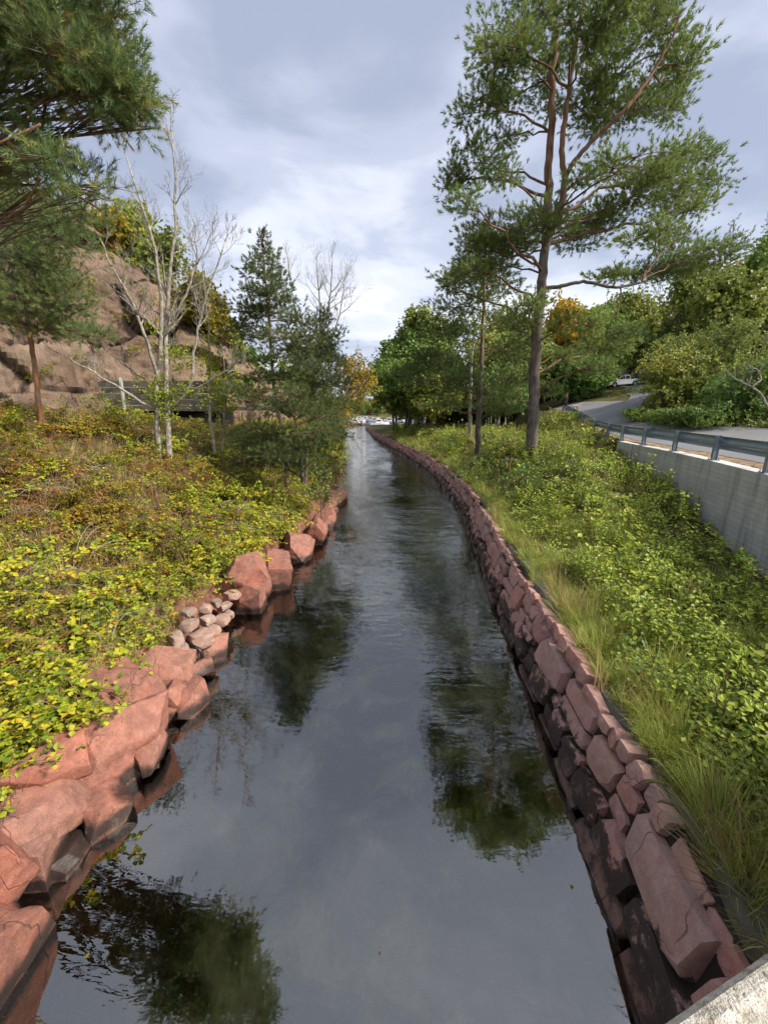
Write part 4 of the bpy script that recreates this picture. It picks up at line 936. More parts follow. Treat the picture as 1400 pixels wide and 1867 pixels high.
# ------------------------------------------------------------------ leafless trees on the left
def bare_tree(name, label, base, mains, maxlev, mat, group=None, ivy=None):
    root = empty(name, base); tag(root, label, 'tree', group)
    tm = MB(); bm_ = MB()
    for P, r0, r1, kids, L, lev in mains:
        Q = resamp(P, 16); Q[1:-1] += rng.normal(size=Q[1:-1].shape) * 0.02; rr = line_r(Q, r0, r1)
        (tm if r0 >= 0.065 else bm_).tube(Q, rr, 8, 0.5)
        for i in range(kids):
            t = rng.uniform(0.42, 1.0); j = int(t * 15); d = Q[min(j + 1, 15)] - Q[max(j - 1, 0)]; d /= np.linalg.norm(d)
            ax = rng.normal(size=3); ax[1] *= 0.8; ax -= ax.dot(d) * d; ax /= np.linalg.norm(ax)
            bare_grow(bm_, Q[j], d * 0.75 + ax * 0.8, L * rng.uniform(0.6, 1.1) * (1.35 - 0.75 * t), rr[j] * 0.55, lev, maxlev, 0.28, 0.75, 0.5)
        bare_grow(bm_, Q[-1], Q[-1] - Q[-2], L * 0.4, r1 * 0.9, lev, maxlev, 0.25, 0.6)
    part(tm, 'trunk', mat, root, True); part(bm_, 'branches', mat, root, True)
    if ivy:
        im = MB(); P = np.concatenate([c + rng.normal(size=(n, 3)) * s_ for c, s_, n in ivy])
        stamp(im, leaf_temps(5, 0.10, 0.045, 0.09, 60), P, rot_frames(rng.normal(size=P.shape) + (0, 0, 1)), 1.0, rng.random(len(P)))
        part(im, 'ivy', MAT['leaf_lime'], root)
    return root
YA = 15.3
bare_tree('bare_tree', 'pale leafless tree with several stems and a few yellow-green leaves at the fork', at_y(300, 850, YA),
          [(px_line([(290, 850), (287, 780), (284, 720), (290, 660), (298, 600), (294, 520), (282, 440), (262, 390), (245, 330), (232, 290)], YA), 0.115, 0.025, 10, 1.5, 1),
           (px_line([(310, 850), (306, 780), (303, 720, .1), (302, 660, .2), (300, 590, .2), (306, 520, .2), (318, 430, .3), (322, 340, .3), (312, 225, .3)], YA), 0.12, 0.022, 10, 1.5, 1),
           (px_line([(286, 690), (275, 640, -.3), (250, 570, -.5), (225, 520, -.6), (195, 470, -.7), (180, 430, -.8)], YA), 0.075, 0.02, 6, 1.2, 1),
           (px_line([(278, 745), (240, 720, -.5), (190, 690, -.8), (130, 655, -1), (96, 638, -1.2)], YA), 0.06, 0.015, 3, 0.7, 1),
           (px_line([(284, 710), (262, 690, .4), (230, 668, .7), (200, 645, 1)], YA), 0.05, 0.015, 2, 0.6, 1),
           (px_line([(306, 745, .2), (345, 722, .1), (350, 690), (356, 620), (368, 560), (390, 500), (410, 440)], YA), 0.07, 0.02, 6, 1.3, 1),
           (px_line([(350, 715), (395, 688, -.3), (430, 665, -.5), (450, 640, -.6), (480, 620, -.6)], YA), 0.05, 0.012, 4, 0.9, 1),
           (px_line([(300, 590, .2), (330, 560, .6), (360, 480, 1), (352, 400, 1.2)], YA), 0.055, 0.02, 6, 1.2, 1)],
          4, MAT['grey_bark'], None, [(at_y(284, 715, YA - .1), (.25, .2, .35), 70), (at_y(304, 735, YA), (.2, .2, .45), 70), (at_y(345, 715, YA), (.4, .2, .25), 40), (at_y(290, 830, YA), (.2, .2, .4), 40), (at_y(300, 640, YA), (.4, .3, .9), 40)])
bare_tree('bare_tree', 'thin pale sapling trunk wrapped in ivy at the top, right of the forked bare tree', at_y(392, 828, 17.5),
          [(px_line([(392, 828), (382, 760), (380, 700), (384, 640), (378, 560), (370, 500)], 17.5), 0.085, 0.02, 5, 1.2, 1)], 3, MAT['grey_bark'], None,
          [(at_y(388, 670, 17.4), (.22, .2, .75), 150)])
bare_tree('bare_tree', 'thin straight pale stem under a tuft of ivy leaves', at_y(405, 822, 18.5),
          [(px_line([(404, 822), (407, 780), (408, 740), (420, 690), (425, 640)], 18.5), 0.07, 0.02, 4, 1.0, 1)], 3, MAT['grey_bark'], None,
          [(at_y(408, 735, 18.4), (.45, .3, .25), 130), (at_y(400, 715, 18.4), (.3, .3, .3), 60)])
bare_tree('bare_tree', 'grey leafless tree with upright twigs rising behind the pines', at_y(575, 770, 40.0),
          [(px_line([(575, 770), (580, 690), (585, 600), (583, 540), (578, 490)], 40.0), 0.2, 0.05, 10, 3.0, 1), (px_line([(582, 640), (596, 580), (604, 520), (606, 475)], 40.0), 0.13, 0.04, 8, 2.6, 1),
           (px_line([(584, 640), (612, 600), (622, 560), (630, 500)], 39.0), 0.1, 0.03, 7, 2.4, 1), (px_line([(580, 650), (545, 590), (530, 520), (525, 470)], 41.0), 0.1, 0.03, 7, 2.4, 1)], 4, MAT['grey_bark'])
bare_tree('bare_tree', 'low leafless branches arching over the water at the canal bend', at_y(618, 800, 38.0),
          [(px_line([(618, 800), (628, 770), (640, 790), (655, 815), (662, 840)], 38.0), 0.05, 0.015, 6, 1.8, 1), (px_line([(618, 800), (622, 740), (640, 690), (652, 650)], 40.0), 0.08, 0.02, 6, 2.4, 1)], 3, MAT['grey_bark'])
# ------------------------------------------------------------------ leafy trees
LEAF_A = leaf_temps(8, 0.17, 0.075, 0.18, 3); LEAF_B = leaf_temps(8, 0.30, 0.14, 0.32, 9); LEAF_N = leaf_temps(7, 0.11, 0.05, 0.12, 13)
def blob_list(px_, py_, rx, ry, n, seed, k=0.42):
    """break one big crown into overlapping masses inside an ellipse of photo pixels"""
    r_ = random.Random(seed); out = []
    for i in range(n):
        a = i * 2.39996 + r_.uniform(-.3, .3); q = math.sqrt((i + 0.5) / n) * 0.78
        f = k * r_.uniform(0.7, 1.15)
        out.append((px_ + rx * q * math.cos(a), py_ + ry * q * math.sin(a), rx * f, ry * f * 0.85))
    return out
def leafy(label, base_px, Y, crown, leafmat, n=14, bark='dark_bark', r=0.14, temps=None, size=1.0, dens=0.8, seed=1, stems=1, name='leafy_tree', group=None, tint=(0.1, 0.9), spread=None, k=0.42, zbase=None):
    lsz = 1.45 if temps is None else 1.0
    cx_, cy_, rx, ry = crown
    b = at_y(base_px[0], base_px[1], Y)
    zg = float(z_land(b[0], b[1])) if zbase is None else zbase
    b[2] = zg - 0.2
    r_ = random.Random(seed); S = []
    top = at_y(cx_, cy_ - ry * 0.45, Y); mid = at_y((cx_ + base_px[0]) / 2, cy_ + ry * 0.45, Y)
    for i in range(stems):
        o_ = np.array((r_.uniform(-.5, .5), r_.uniform(-.5, .5), 0)) * (stems > 1)
        S.append((np.array([b + o_, (b + mid) / 2 + o_ * 1.3, mid + o_ * 2.0, top + o_ * 3.5]), r, r * 0.2))
    kk = Y / ray(cx_, cy_)[1] / FPX
    return crown_tree(name, label, 'tree', S, pads_px(blob_list(cx_, cy_, rx, ry, n, seed, k), Y, seed, (rx * kk * 0.6) if spread is None else spread), temps or LEAF_B, MAT[leafmat], MAT[bark], MAT['dark_bark'], size * lsz, dens * 2.3, group, clump=0.5, tint=tint, up=0.3)

# the grove at the canal bend on the right
G = 'grove of leafy trees at the canal bend'
leafy('dark-trunked leafy tree nearest the water in the grove at the bend', (724, 788), 62, (722, 690, 44, 62), 'leaf_green', 16, r=0.20, seed=31, stems=2, group=G)
leafy('tall yellow-topped tree above the grove at the canal bend', (748, 786), 66, (770, 640, 58, 76), 'leaf_olive', 20, r=0.22, seed=32, group=G, tint=(0.3, 1.0))
leafy('many-stemmed leafy tree in the middle of the grove', (737, 792), 57, (745, 710, 46, 50), 'leaf_green', 14, r=0.13, seed=33, stems=4, group=G)
leafy('leafy tree with two pale trunks at the edge of the grove', (768, 790), 54, (790, 690, 50, 66), 'leaf_green', 16, 'birch_bark', r=0.13, seed=34, stems=2, group=G)
leafy('dark round tree behind the pale trunks of the grove', (757, 784), 64, (748, 660, 44, 50), 'leaf_dark', 14, r=0.2, seed=35, group=G)
leafy('pale single trunk standing apart right of the grove', (785, 783), 52, (800, 720, 44, 36), 'leaf_olive', 12, 'birch_bark', r=0.12, seed=36, group=G)
leafy('small dark tree closing the right end of the grove', (822, 778), 55, (830, 712, 50, 46), 'leaf_dark', 14, r=0.14, seed=37, stems=2, group=G)
# autumn tree on the left at the bend, and brush below
leafy('golden autumn tree leaning over the water at the left of the bend', (620, 785), 44, (645, 690, 34, 46), 'leaf_yellow', 15, r=0.14, seed=41, dens=0.62, temps=LEAF_A, size=1.3)
leafy('sparse yellowing branches reaching over the channel mouth', (618, 785), 50, (662, 712, 30, 34), 'leaf_olive', 10, r=0.10, seed=42, dens=0.35, temps=LEAF_A, size=1.3, tint=(.5, 1))
leafy('small yellow bush hanging over the left shore below the golden tree', (622, 790), 36, (622, 758, 24, 34), 'leaf_yellow', 10, r=0.06, seed=43, dens=0.5, temps=LEAF_A, size=1.0)
leafy('dark leafy bush filling the left shore behind the pine bush', (590, 800), 30, (590, 785, 44, 40), 'leaf_green', 12, r=0.06, seed=44, dens=0.6, temps=LEAF_A, size=1.0)
leafy('brown and green thicket at the left waterline before the bend', (612, 850), 24, (610, 835, 24, 44), 'leaf_olive', 12, r=0.04, seed=45, dens=0.6, temps=LEAF_N, size=1.1, tint=(0.1, 1))
leafy('green thicket overhanging the left waterline just before the outcrop', (585, 900), 15.5, (582, 885, 40, 36), 'leaf_olive', 12, r=0.035, seed=46, dens=0.55, temps=LEAF_N, size=1.0, tint=(0.0, .7))
# on the cliff
GC = 'autumn trees along the top of the cliff'
for i, (lab, bp, Y, cr_, mt) in enumerate([
        ('orange-yellow tree highest on the cliff, behind the pine boughs', (190, 470), 47, (185, 425, 40, 40), 'leaf_yellow'),
        ('round green tree at the top edge of the bare cliff face', (232, 470), 50, (240, 440, 44, 52), 'leaf_lime'),
        ('large green tree behind the bare stems on the cliff shoulder', (300, 520), 46, (292, 478, 44, 56), 'leaf_olive'),
        ('golden tree halfway down the cliff ridge', (345, 570), 45, (352, 545, 36, 44), 'leaf_yellow'),
        ('orange-tipped tree next below the golden tree on the ridge', (388, 612), 48, (388, 580, 32, 40), 'leaf_yellow'),
        ('last yellow-green tree where the cliff ridge runs down', (420, 650), 52, (418, 625, 28, 36), 'leaf_olive'),
        ('dark green tree at the foot of the ridge beside the pointed pine', (450, 690), 60, (445, 660, 30, 28), 'leaf_dark')]):
    b = at_y(bp[0], bp[1], Y)
    CV = CLIFF_TOP[0].reshape(-1, 3); near_ = np.hypot(CV[:, 0] - b[0], CV[:, 1] - b[1]) < 2.0
    leafy(lab, bp, Y, cr_, mt, 12, r=0.14, seed=50 + i, dens=0.7, group=GC, zbase=(CV[near_, 2].max() - 0.3) if near_.any() else b[2] - 2.0, tint=(0.1, 0.9), name='cliff_tree')
# behind the road
GB = 'trees behind the road bend'
for i, (lab, bp, Y, cr_, mt, dn) in enumerate([
        ('yellow-tipped tree seen between the pine trunks, left of the road', (930, 745), 52, (935, 655, 60, 70), 'leaf_olive', .8),
        ('dark bushy tree low behind the tall pine trunk', (905, 755), 46, (915, 715, 46, 36), 'leaf_dark', .8),
        ('golden-topped tree right behind the tall pine trunk', (1030, 735), 56, (1035, 620, 46, 66), 'leaf_yellow', .7),
        ('light green tree above the walking person', (1060, 735), 60, (1085, 630, 56, 66), 'leaf_green', .7),
        ('olive tree left of the parked pickup', (1095, 700), 72, (1120, 605, 50, 56), 'leaf_olive', .8),
        ('low dark green tree over the road crest', (1045, 740), 50, (1050, 690, 56, 44), 'leaf_dark', .8),
        ('leafy tree hanging over the front of the pickup', (1060, 722), 55, (1056, 664, 30, 34), 'leaf_green', .8),
        ('tree with orange leaves under the long pine limb', (1150, 690), 72, (1150, 590, 48, 46), 'leaf_olive', .8),
        ('pale green tree on the hill above the hedge', (1335, 660), 48, (1330, 560, 62, 60), 'leaf_olive', .6),
        ('tall green tree at the right edge behind the hedge', (1400, 640), 55, (1400, 520, 60, 80), 'leaf_green', .7),
        ('leafy tree between the dark spruces and the pale green tree', (1270, 650), 62, (1275, 540, 46, 60), 'leaf_olive', .7)]):
    leafy(lab, bp, Y, cr_, mt, 16, r=0.16, seed=70 + i, dens=dn, group=GB)
def conifer(label, base_px, Y, top_px, halfw, mat, seed, n=9, group=None):
    b = at_y(base_px[0], base_px[1], Y); b[2] = float(z_land(b[0], b[1])) - 0.2; t = at_y(top_px[0], top_px[1], Y)
    pads = []; r_ = random.Random(seed)
    for i in range(n):
        f = (i + 0.3) / n; yy = top_px[1] + (base_px[1] - top_px[1]) * f; w = halfw * (0.16 + 0.84 * f)
        for s_ in (-0.45, 0.45) if i else (0,):
            pads.append((top_px[0] + (base_px[0] - top_px[0]) * f + s_ * w * r_.uniform(.8, 1.2), yy + r_.uniform(-4, 4), w * 0.62, max(5, halfw * 0.22)))
    return crown_tree('conifer', label, 'conifer', [(np.array([b, (b + t) / 2, t]), 0.18, 0.03)], pads_px(pads, Y, seed, 1.5), NEED_FAR, MAT[mat], MAT['dark_bark'], MAT['dark_bark'], 1.9, 1.0, group, lift=-0.1, up=0.1)
GS = 'conifers on the hill right of the road'
conifer('bluish spruce with drooping boughs above the pickup', (1195, 670), 82, (1205, 510), 60, 'needle_blue', 81, 9, GS)
conifer('dark spruce between the bluish spruce and the hedge', (1245, 680), 66, (1240, 500), 52, 'needle_blue', 82, 9, GS)
conifer('pine with a stepped pointed top against the sky', (1330, 600), 64, (1338, 400), 74, 'needle', 83, 9, GS)
conifer('darkest conifer top at the right picture edge', (1410, 600), 70, (1400, 385), 46, 'needle_blue', 84, 9, GS)
conifer('low pine crown between the big pine limb and the stepped pine', (1262, 600), 74, (1265, 440), 60, 'needle', 85, 8, GS)

# hedge-like bushes on the bank right of the road
GH = 'bushes on the bank right of the road'
for i, (lab, bp, Y, cr_, mt, dn, sz) in enumerate([
        ('brown-tipped thicket on the bank nearest the pickup', (1225, 762), 31, (1236, 715, 44, 42), 'leaf_olive', .7, 1.0),
        ('low fern-green bush at the inside of the road bend', (1160, 770), 29.0, (1170, 757, 34, 14), 'leaf_green', .8, .8),
        ('broad olive bush in the middle of the bank', (1250, 770), 29, (1245, 690, 70, 66), 'leaf_olive', .7, 1.0),
        ('reddish-twigged bush on the upper bank', (1300, 720), 34, (1265, 640, 70, 46), 'leaf_olive', .45, 1.0),
        ('yellow-leaved bush above the dead branch', (1360, 740), 31, (1350, 640, 66, 60), 'leaf_olive', .55, .9),
        ('dark shaded bush under the dead branch', (1350, 785), 26, (1345, 730, 70, 46), 'leaf_dark', .8, .9),
        ('leafy bush at the picture edge above the road', (1420, 790), 25, (1410, 700, 50, 70), 'leaf_green', .7, .9),
        ('low green bramble along the far road edge', (1260, 785), 26, (1265, 760, 90, 18), 'leaf_green', .9, .7)]):
    leafy(lab, bp, Y, cr_, mt, 14, r=0.035, stems=4, seed=90 + i, dens=dn, temps=LEAF_A, size=sz * 1.1, group=GH, name='bush', tint=(0.0, 0.95))
bare_tree('dead_branch', 'bleached twisted dead branch poking out of the bank bushes', at_y(1400, 745, 23.5),
          [(px_line([(1400, 745), (1385, 715), (1362, 702), (1340, 690), (1325, 675)], 23.5), 0.08, 0.02, 4, 0.8, 1), (px_line([(1372, 705), (1388, 690), (1382, 675), (1368, 668)], 23.3), 0.06, 0.03, 3, 0.6, 1)], 3, MAT['grey_bark'])

# shrubs that stand out on the banks
def shrub(label, c_px, Y, r_px, leafmat, temps=LEAF_N, size=1.0, dens=0.7, seed=1, name='shrub', group=None, tint=(0.1, 0.9), berries=0):
    """a shrub whose middle is at the pixel, rooted in the ground under it"""
    c = at_y(c_px[0], c_px[1], Y); zg = float(z_land(c[0], c[1])); b = np.array((c[0], c[1], zg - 0.1)); r_ = random.Random(seed)
    S = [(np.array([b + (r_.uniform(-.15, .15), r_.uniform(-.15, .15), 0), (b + c) / 2 + (r_.uniform(-.3, .3), r_.uniform(-.3, .3), 0.1), c + (r_.uniform(-.5, .5), r_.uniform(-.4, .4), 0.2)]), 0.022, 0.008) for _ in range(5)]
    rt = crown_tree(name, label, 'shrub', S, pads_px(blob_list(c_px[0], c_px[1], r_px[0], r_px[1], 9, seed, 0.46), Y, seed, r_px[0] * Y / 1000), temps, MAT[leafmat], MAT['stem'], MAT['stem'], size, dens, group, branch_r=0.012, clump=0.45, tint=tint, up=0.3)
    if berries:
        im = MB(); kk = Y / FPX; P = c + rng.normal(size=(berries, 3)) * np.array((r_px[0] * .5, r_px[0] * .4, r_px[1] * .5)) * kk
        stamp(im, [(ICO1[0] * 0.018, ICO1[1])], P, rot_frames(rng.normal(size=P.shape)), 1.0, 0.5); part(im, 'berries', MAT['berry'], rt, True)
    return rt
ICO1 = ico(1)
shrub('yellow-green bush on the rock right of the bare stems', (335, 650), 38.0, (34, 26), 'leaf_olive', LEAF_A, 1.1, 0.6, 121, tint=(.4, 1))
shrub('yellowing bush at the cliff foot behind the ivy sapling', (430, 700), 36.0, (36, 30), 'leaf_olive', LEAF_A, 1.1, 0.7, 122, tint=(.3, 1))
shrub('small green bush at the foot of the cliff beside the orange trunk', (120, 735), 26.0, (26, 20), 'leaf_lime', LEAF_N, 1.1, 0.7, 123, tint=(0, .6))
shrub('orange-leaved bush low on the left bank crest', (30, 800), 13.0, (60, 24), 'leaf_yellow', LEAF_N, 0.9, 0.5, 124)
shrub('bright lime-green shrub on the bank right below the pine bush', (508, 890), 14.5, (42, 34), 'leaf_lime', seed=101, dens=0.8)
shrub('wild rose with red hips in the middle of the left bank', (330, 960), 9.0, (110, 60), 'leaf_bramble', leaf_temps(7, 0.06, 0.025, 0.08, 77), 1.0, 0.55, 102, berries=60, tint=(0.1, .7))
shrub('ivy-covered mound left of the shelter', (190, 745), 24.0, (44, 42), 'leaf_lime', LEAF_N, 1.1, 0.8, 103, tint=(0, .5))
shrub('dark green ivy clump under the shelter opening', (345, 805), 19.5, (60, 20), 'leaf_dark', LEAF_N, 1.0, 0.8, 104)
shrub('leafy green shrub at the foot of the slim pine', (880, 855), 22.0, (50, 30), 'leaf_green', LEAF_N, 1.1, 0.8, 105)
shrub('large dark green shrub at the foot of the tall pine', (945, 870), 15.5, (60, 44), 'leaf_dark', LEAF_N, 1.0, 0.75, 106, tint=(.2, 1))
shrub('pale-leaved shrub on the slope left of the tall pine', (915, 815), 24.0, (44, 36), 'leaf_green', LEAF_N, 1.1, 0.7, 107, tint=(.4, 1))
shrub('small round green bush on the slope below the slim pine', (820, 815), 33.0, (22, 14), 'leaf_green', LEAF_A, 0.8, 0.8, 108)
shrub('green-leaved shrub right behind the tall pine at the rail end', (1040, 800), 24.0, (40, 26), 'leaf_olive', LEAF_N, 1.1, 0.6, 109, tint=(.4, 1))
shrub('leafy bush beside the road in front of the walker', (990, 765), 34.0, (30, 20), 'leaf_olive', LEAF_A, 0.9, 0.6, 110)

# upright saplings in front of the concrete wall
def sapling_mesh(mb, base, h, lean, n, l, r_):
    P = bez(base, base + np.array((lean[0] * .3, lean[1] * .3, h * .6)), base + np.array((lean[0], lean[1], h)), 7)
    mb.tube(P, line_r(P, 0.008 + h * .003, 0.003), 4, 0.5, 1)
    for i in range(n):
        t = r_.uniform(0.25, 1.0); q = P[int(t * 6)] + (P[min(int(t * 6) + 1, 6)] - P[int(t * 6)]) * (t * 6 % 1)
        V, F = leaf_geo(l * r_.uniform(.65, 1.2), l * 0.30, fine=True); a = r_.uniform(0, 6.283)
        M = np.array(Matrix.Rotation(a, 3, 'Z') @ Matrix.Rotation(r_.uniform(-0.5, 0.5), 3, 'X') @ Matrix.Rotation(r_.uniform(-.5, .5), 3, 'Y'))
        mb.add((V + (0, l * .25, 0)) @ M.T + q, F, r_.random())
for i, (px_, py_, Y, h, lab) in enumerate([(1170, 905, 14.0, 1.9, 'tall leafy sapling in front of the far part of the concrete wall'), (1205, 900, 12.6, 1.8, 'leafy sapling just right of the tallest one by the wall'),
        (1250, 925, 10.8, 1.7, 'sapling with yellow tips at the middle of the concrete wall'), (1290, 985, 9.3, 1.4, 'short bushy sapling against the concrete wall'), (1345, 1010, 7.9, 1.5, 'thin sapling with round leaves near the picture edge'), (1385, 1060, 7.0, 1.3, 'broad-leaved sapling at the picture edge before the wall')]):
    c = at_y(px_, py_, Y); c[2] = float(z_land(c[0], c[1])) - 0.05; r_ = random.Random(200 + i); mb = MB()
    for q in range(5): sapling_mesh(mb, c + (r_.uniform(-.25, .25), r_.uniform(-.25, .25), 0), h * r_.uniform(.6, 1.0), (r_.uniform(-.2, .2), r_.uniform(-.2, .2)), 26, 0.12, r_)
    o = mb.build('sapling', [MAT['leaf_sapling'], MAT['stem']], loc=c); tag(o, lab, 'sapling', 'saplings along the concrete wall')

# ------------------------------------------------------------------ ground cover (nobody could count it)
def proto_mesh(name, mb, mats): 
    o = bpy.data.objects.new(name, mb.mesh(name, mats)); return o
def blade(mb, base, d, L, w, droop, tint, mat=0, seg=3):
    side = np.cross(d, (0, 0, 1.0)); side = side / (np.linalg.norm(side) + 1e-6); P = [base]; dd = np.array(d, float)
    for i in range(seg): P.append(P[-1] + dd * L / seg); dd = dd + np.array((0, 0, -droop)); dd /= np.linalg.norm(dd)
    V = []
    for i, q in enumerate(P): ww = w * (1 - (i / seg) ** 1.5) * 0.5 + 0.0004; V += [q - side * ww, q + side * ww]
    F = [(2 * i, 2 * i + 1, 2 * i + 3, 2 * i + 2) for i in range(seg)]
    mb.add(V, F, tint, mat)
def tuft(seed, n, L, w, rad, lean, droop, mat):
    r_ = random.Random(seed); mb = MB(); bias = (r_.uniform(-.4, .4), r_.uniform(-.4, .4))
    for i in range(n):
        a = r_.uniform(0, 6.283); q = rad * math.sqrt(r_.random()); ln_ = r_.uniform(0.1, lean)
        d = np.array((math.cos(a) * ln_ + bias[0], math.sin(a) * ln_ + bias[1], 1.0)); d /= np.linalg.norm(d)
        blade(mb, np.array((q * math.cos(a), q * math.sin(a), -0.03)), d, L * r_.uniform(.5, 1.15), w * r_.uniform(.6, 1.2), droop * r_.uniform(.3, 1.3), r_.random())
    return mb
def bramble(seed, R_, H, ns, nl, l, leaf_w=0.42, bare=False):
    r_ = random.Random(seed); mb = MB()
    for i in range(ns):
        a = r_.uniform(0, 6.283); L = R_ * r_.uniform(.5, 1.2); b = np.array((r_.uniform(-.12, .12), r_.uniform(-.12, .12), -0.05))
        P = bez(b, b + np.array((math.cos(a) * L * .4, math.sin(a) * L * .4, H * r_.uniform(1.0, 1.9))), b + np.array((math.cos(a) * L, math.sin(a) * L, H * r_.uniform(0.0, .7))), 7)
        mb.tube(P, line_r(P, 0.007, 0.003), 3, 0.5, 1, cap=False)
        if bare: continue
        for j in range(nl):
            t = r_.uniform(.2, 1); k_ = min(int(t * 6), 5); q = P[k_] + (P[k_ + 1] - P[k_]) * (t * 6 - k_) + np.array((r_.gauss(0, .03), r_.gauss(0, .03), r_.gauss(.01, .025))); tt = r_.random(); a0 = r_.uniform(0, 6.283)
            for da in (0, 2.1, 4.2) if r_.random() < .6 else (0,):
                V, F = leaf_geo(l * r_.uniform(.7, 1.15), l * leaf_w, fine=True)
                M = np.array(Matrix.Rotation(a0 + da, 3, 'Z') @ Matrix.Rotation(r_.gauss(0, .35), 3, 'X') @ Matrix.Rotation(r_.gauss(0, .35), 3, 'Y'))
                mb.add(V @ M.T + q, F, min(1, max(0, tt + r_.gauss(0, .12))))
    return mb
def fronds(seed):
    r_ = random.Random(seed); mb = MB()
    for i in range(5):
        a = r_.uniform(0, 6.283); L = r_.uniform(.35, .7); P = bez(np.zeros(3), np.array((math.cos(a) * L * .3, math.sin(a) * L * .3, L * .7)), np.array((math.cos(a) * L, math.sin(a) * L, L * r_.uniform(.1, .5))), 9)
        mb.tube(P, line_r(P, .006, .002), 3, .3, 0, cap=False); sd = np.array((-math.sin(a), math.cos(a), 0))
        for k_ in range(2, 9):
            for s_ in (-1, 1):
                d = sd * s_ + (P[k_] - P[k_ - 1]) * 4 + np.array((0, 0, r_.uniform(-.5, .1))); d /= np.linalg.norm(d)
                blade(mb, P[k_], d, L * .34 * (1.05 - k_ / 10), .022, .25, r_.random(), 0, 2)
    return mb
def low_leaves(seed, n, l, rad, h):
    r_ = random.Random(seed); mb = MB()
    for i in range(n):
        a = r_.uniform(0, 6.283); q = rad * math.sqrt(r_.random()); V, F = leaf_geo(l * r_.uniform(.6, 1.2), l * .42, fine=True)
        M = np.array(Matrix.Rotation(r_.uniform(0, 6.283), 3, 'Z') @ Matrix.Rotation(r_.gauss(.1, .35), 3, 'X') @ Matrix.Rotation(r_.gauss(0, .35), 3, 'Y'))
        c_ = np.array((q * math.cos(a), q * math.sin(a), h * r_.uniform(.2, 1)))
        mb.add(V @ M.T + c_, F, r_.random())
        twigs(mb, [c_ * (0.8, 0.8, 0)], [c_], 0.003, .5, 1)
    return mb
def saplings(seed, n, h, nl, l):
    r_ = random.Random(seed); mb = MB()
    for i in range(n): sapling_mesh(mb, np.array((r_.uniform(-.3, .3), r_.uniform(-.3, .3), -.03)), h * r_.uniform(.5, 1.1), (r_.uniform(-.15, .15), r_.uniform(-.15, .15)), nl, l, r_)
    return mb
PROTO = {}
def add_proto(key, builds):
    c = bpy.data.collections.new('proto_' + key)
    for i, (mb, mats) in enumerate(builds): c.objects.link(proto_mesh('%s_%02d' % (key, i), mb, mats))
    PROTO[key] = c
leafstem = lambda q: [MAT[q], MAT['stem']]
add_proto('bramble', [(bramble(i, 0.55, 0.32, 11, 12, 0.052), leafstem('leaf_bramble')) for i in range(4)])
add_proto('bramble_green', [(bramble(10 + i, 0.45, 0.26, 10, 11, 0.050), leafstem('leaf_lime')) for i in range(3)])
add_proto('straw', [(tuft(20 + i, 46, 0.55, 0.007, 0.16, 0.9, 0.35, None), [MAT['straw']]) for i in range(4)])
add_proto('bracken', [(fronds(30 + i), [MAT['bracken']]) for i in range(4)])
add_proto('cane', [(bramble(40 + i, 0.9, 0.5, 7, 0, 0.05, bare=True), [MAT['twig_grey'], MAT['twig_grey' if i % 2 else 'stem']]) for i in range(4)])
add_proto('grass', [(tuft(50 + i, 60, 0.40, 0.008, 0.16, 0.8, 0.42, None), [MAT['grass']]) for i in range(4)])
add_proto('sapling', [(saplings(60 + i, 7, 0.55, 15, 0.078), leafstem('leaf_sapling')) for i in range(4)])
add_proto('lowleaf', [(low_leaves(70 + i, 56, 0.058, 0.28, 0.20), leafstem('leaf_sapling')) for i in range(4)])
add_proto('darkleaf', [(low_leaves(80 + i, 56, 0.062, 0.30, 0.28), leafstem('leaf_green')) for i in range(4)])
add_proto('tallbramble', [(bramble(110 + i, 0.75, 0.62, 9, 16, 0.062), leafstem('leaf_bramble' if i else 'leaf_lime')) for i in range(3)])
add_proto('autumn', [(bramble(120 + i, 0.5, 0.36, 10, 12, 0.055), leafstem('leaf_yellow')) for i in range(3)])
add_proto('broadleaf', [(low_leaves(130 + i, 22, 0.125, 0.32, 0.30), leafstem('leaf_lime' if i == 0 else 'leaf_sapling')) for i in range(3)])
add_proto('weed', [(tuft(90 + i, 40, 0.5, 0.022, 0.16, 2.6, 0.9, None), [MAT['weed']]) for i in range(3)])

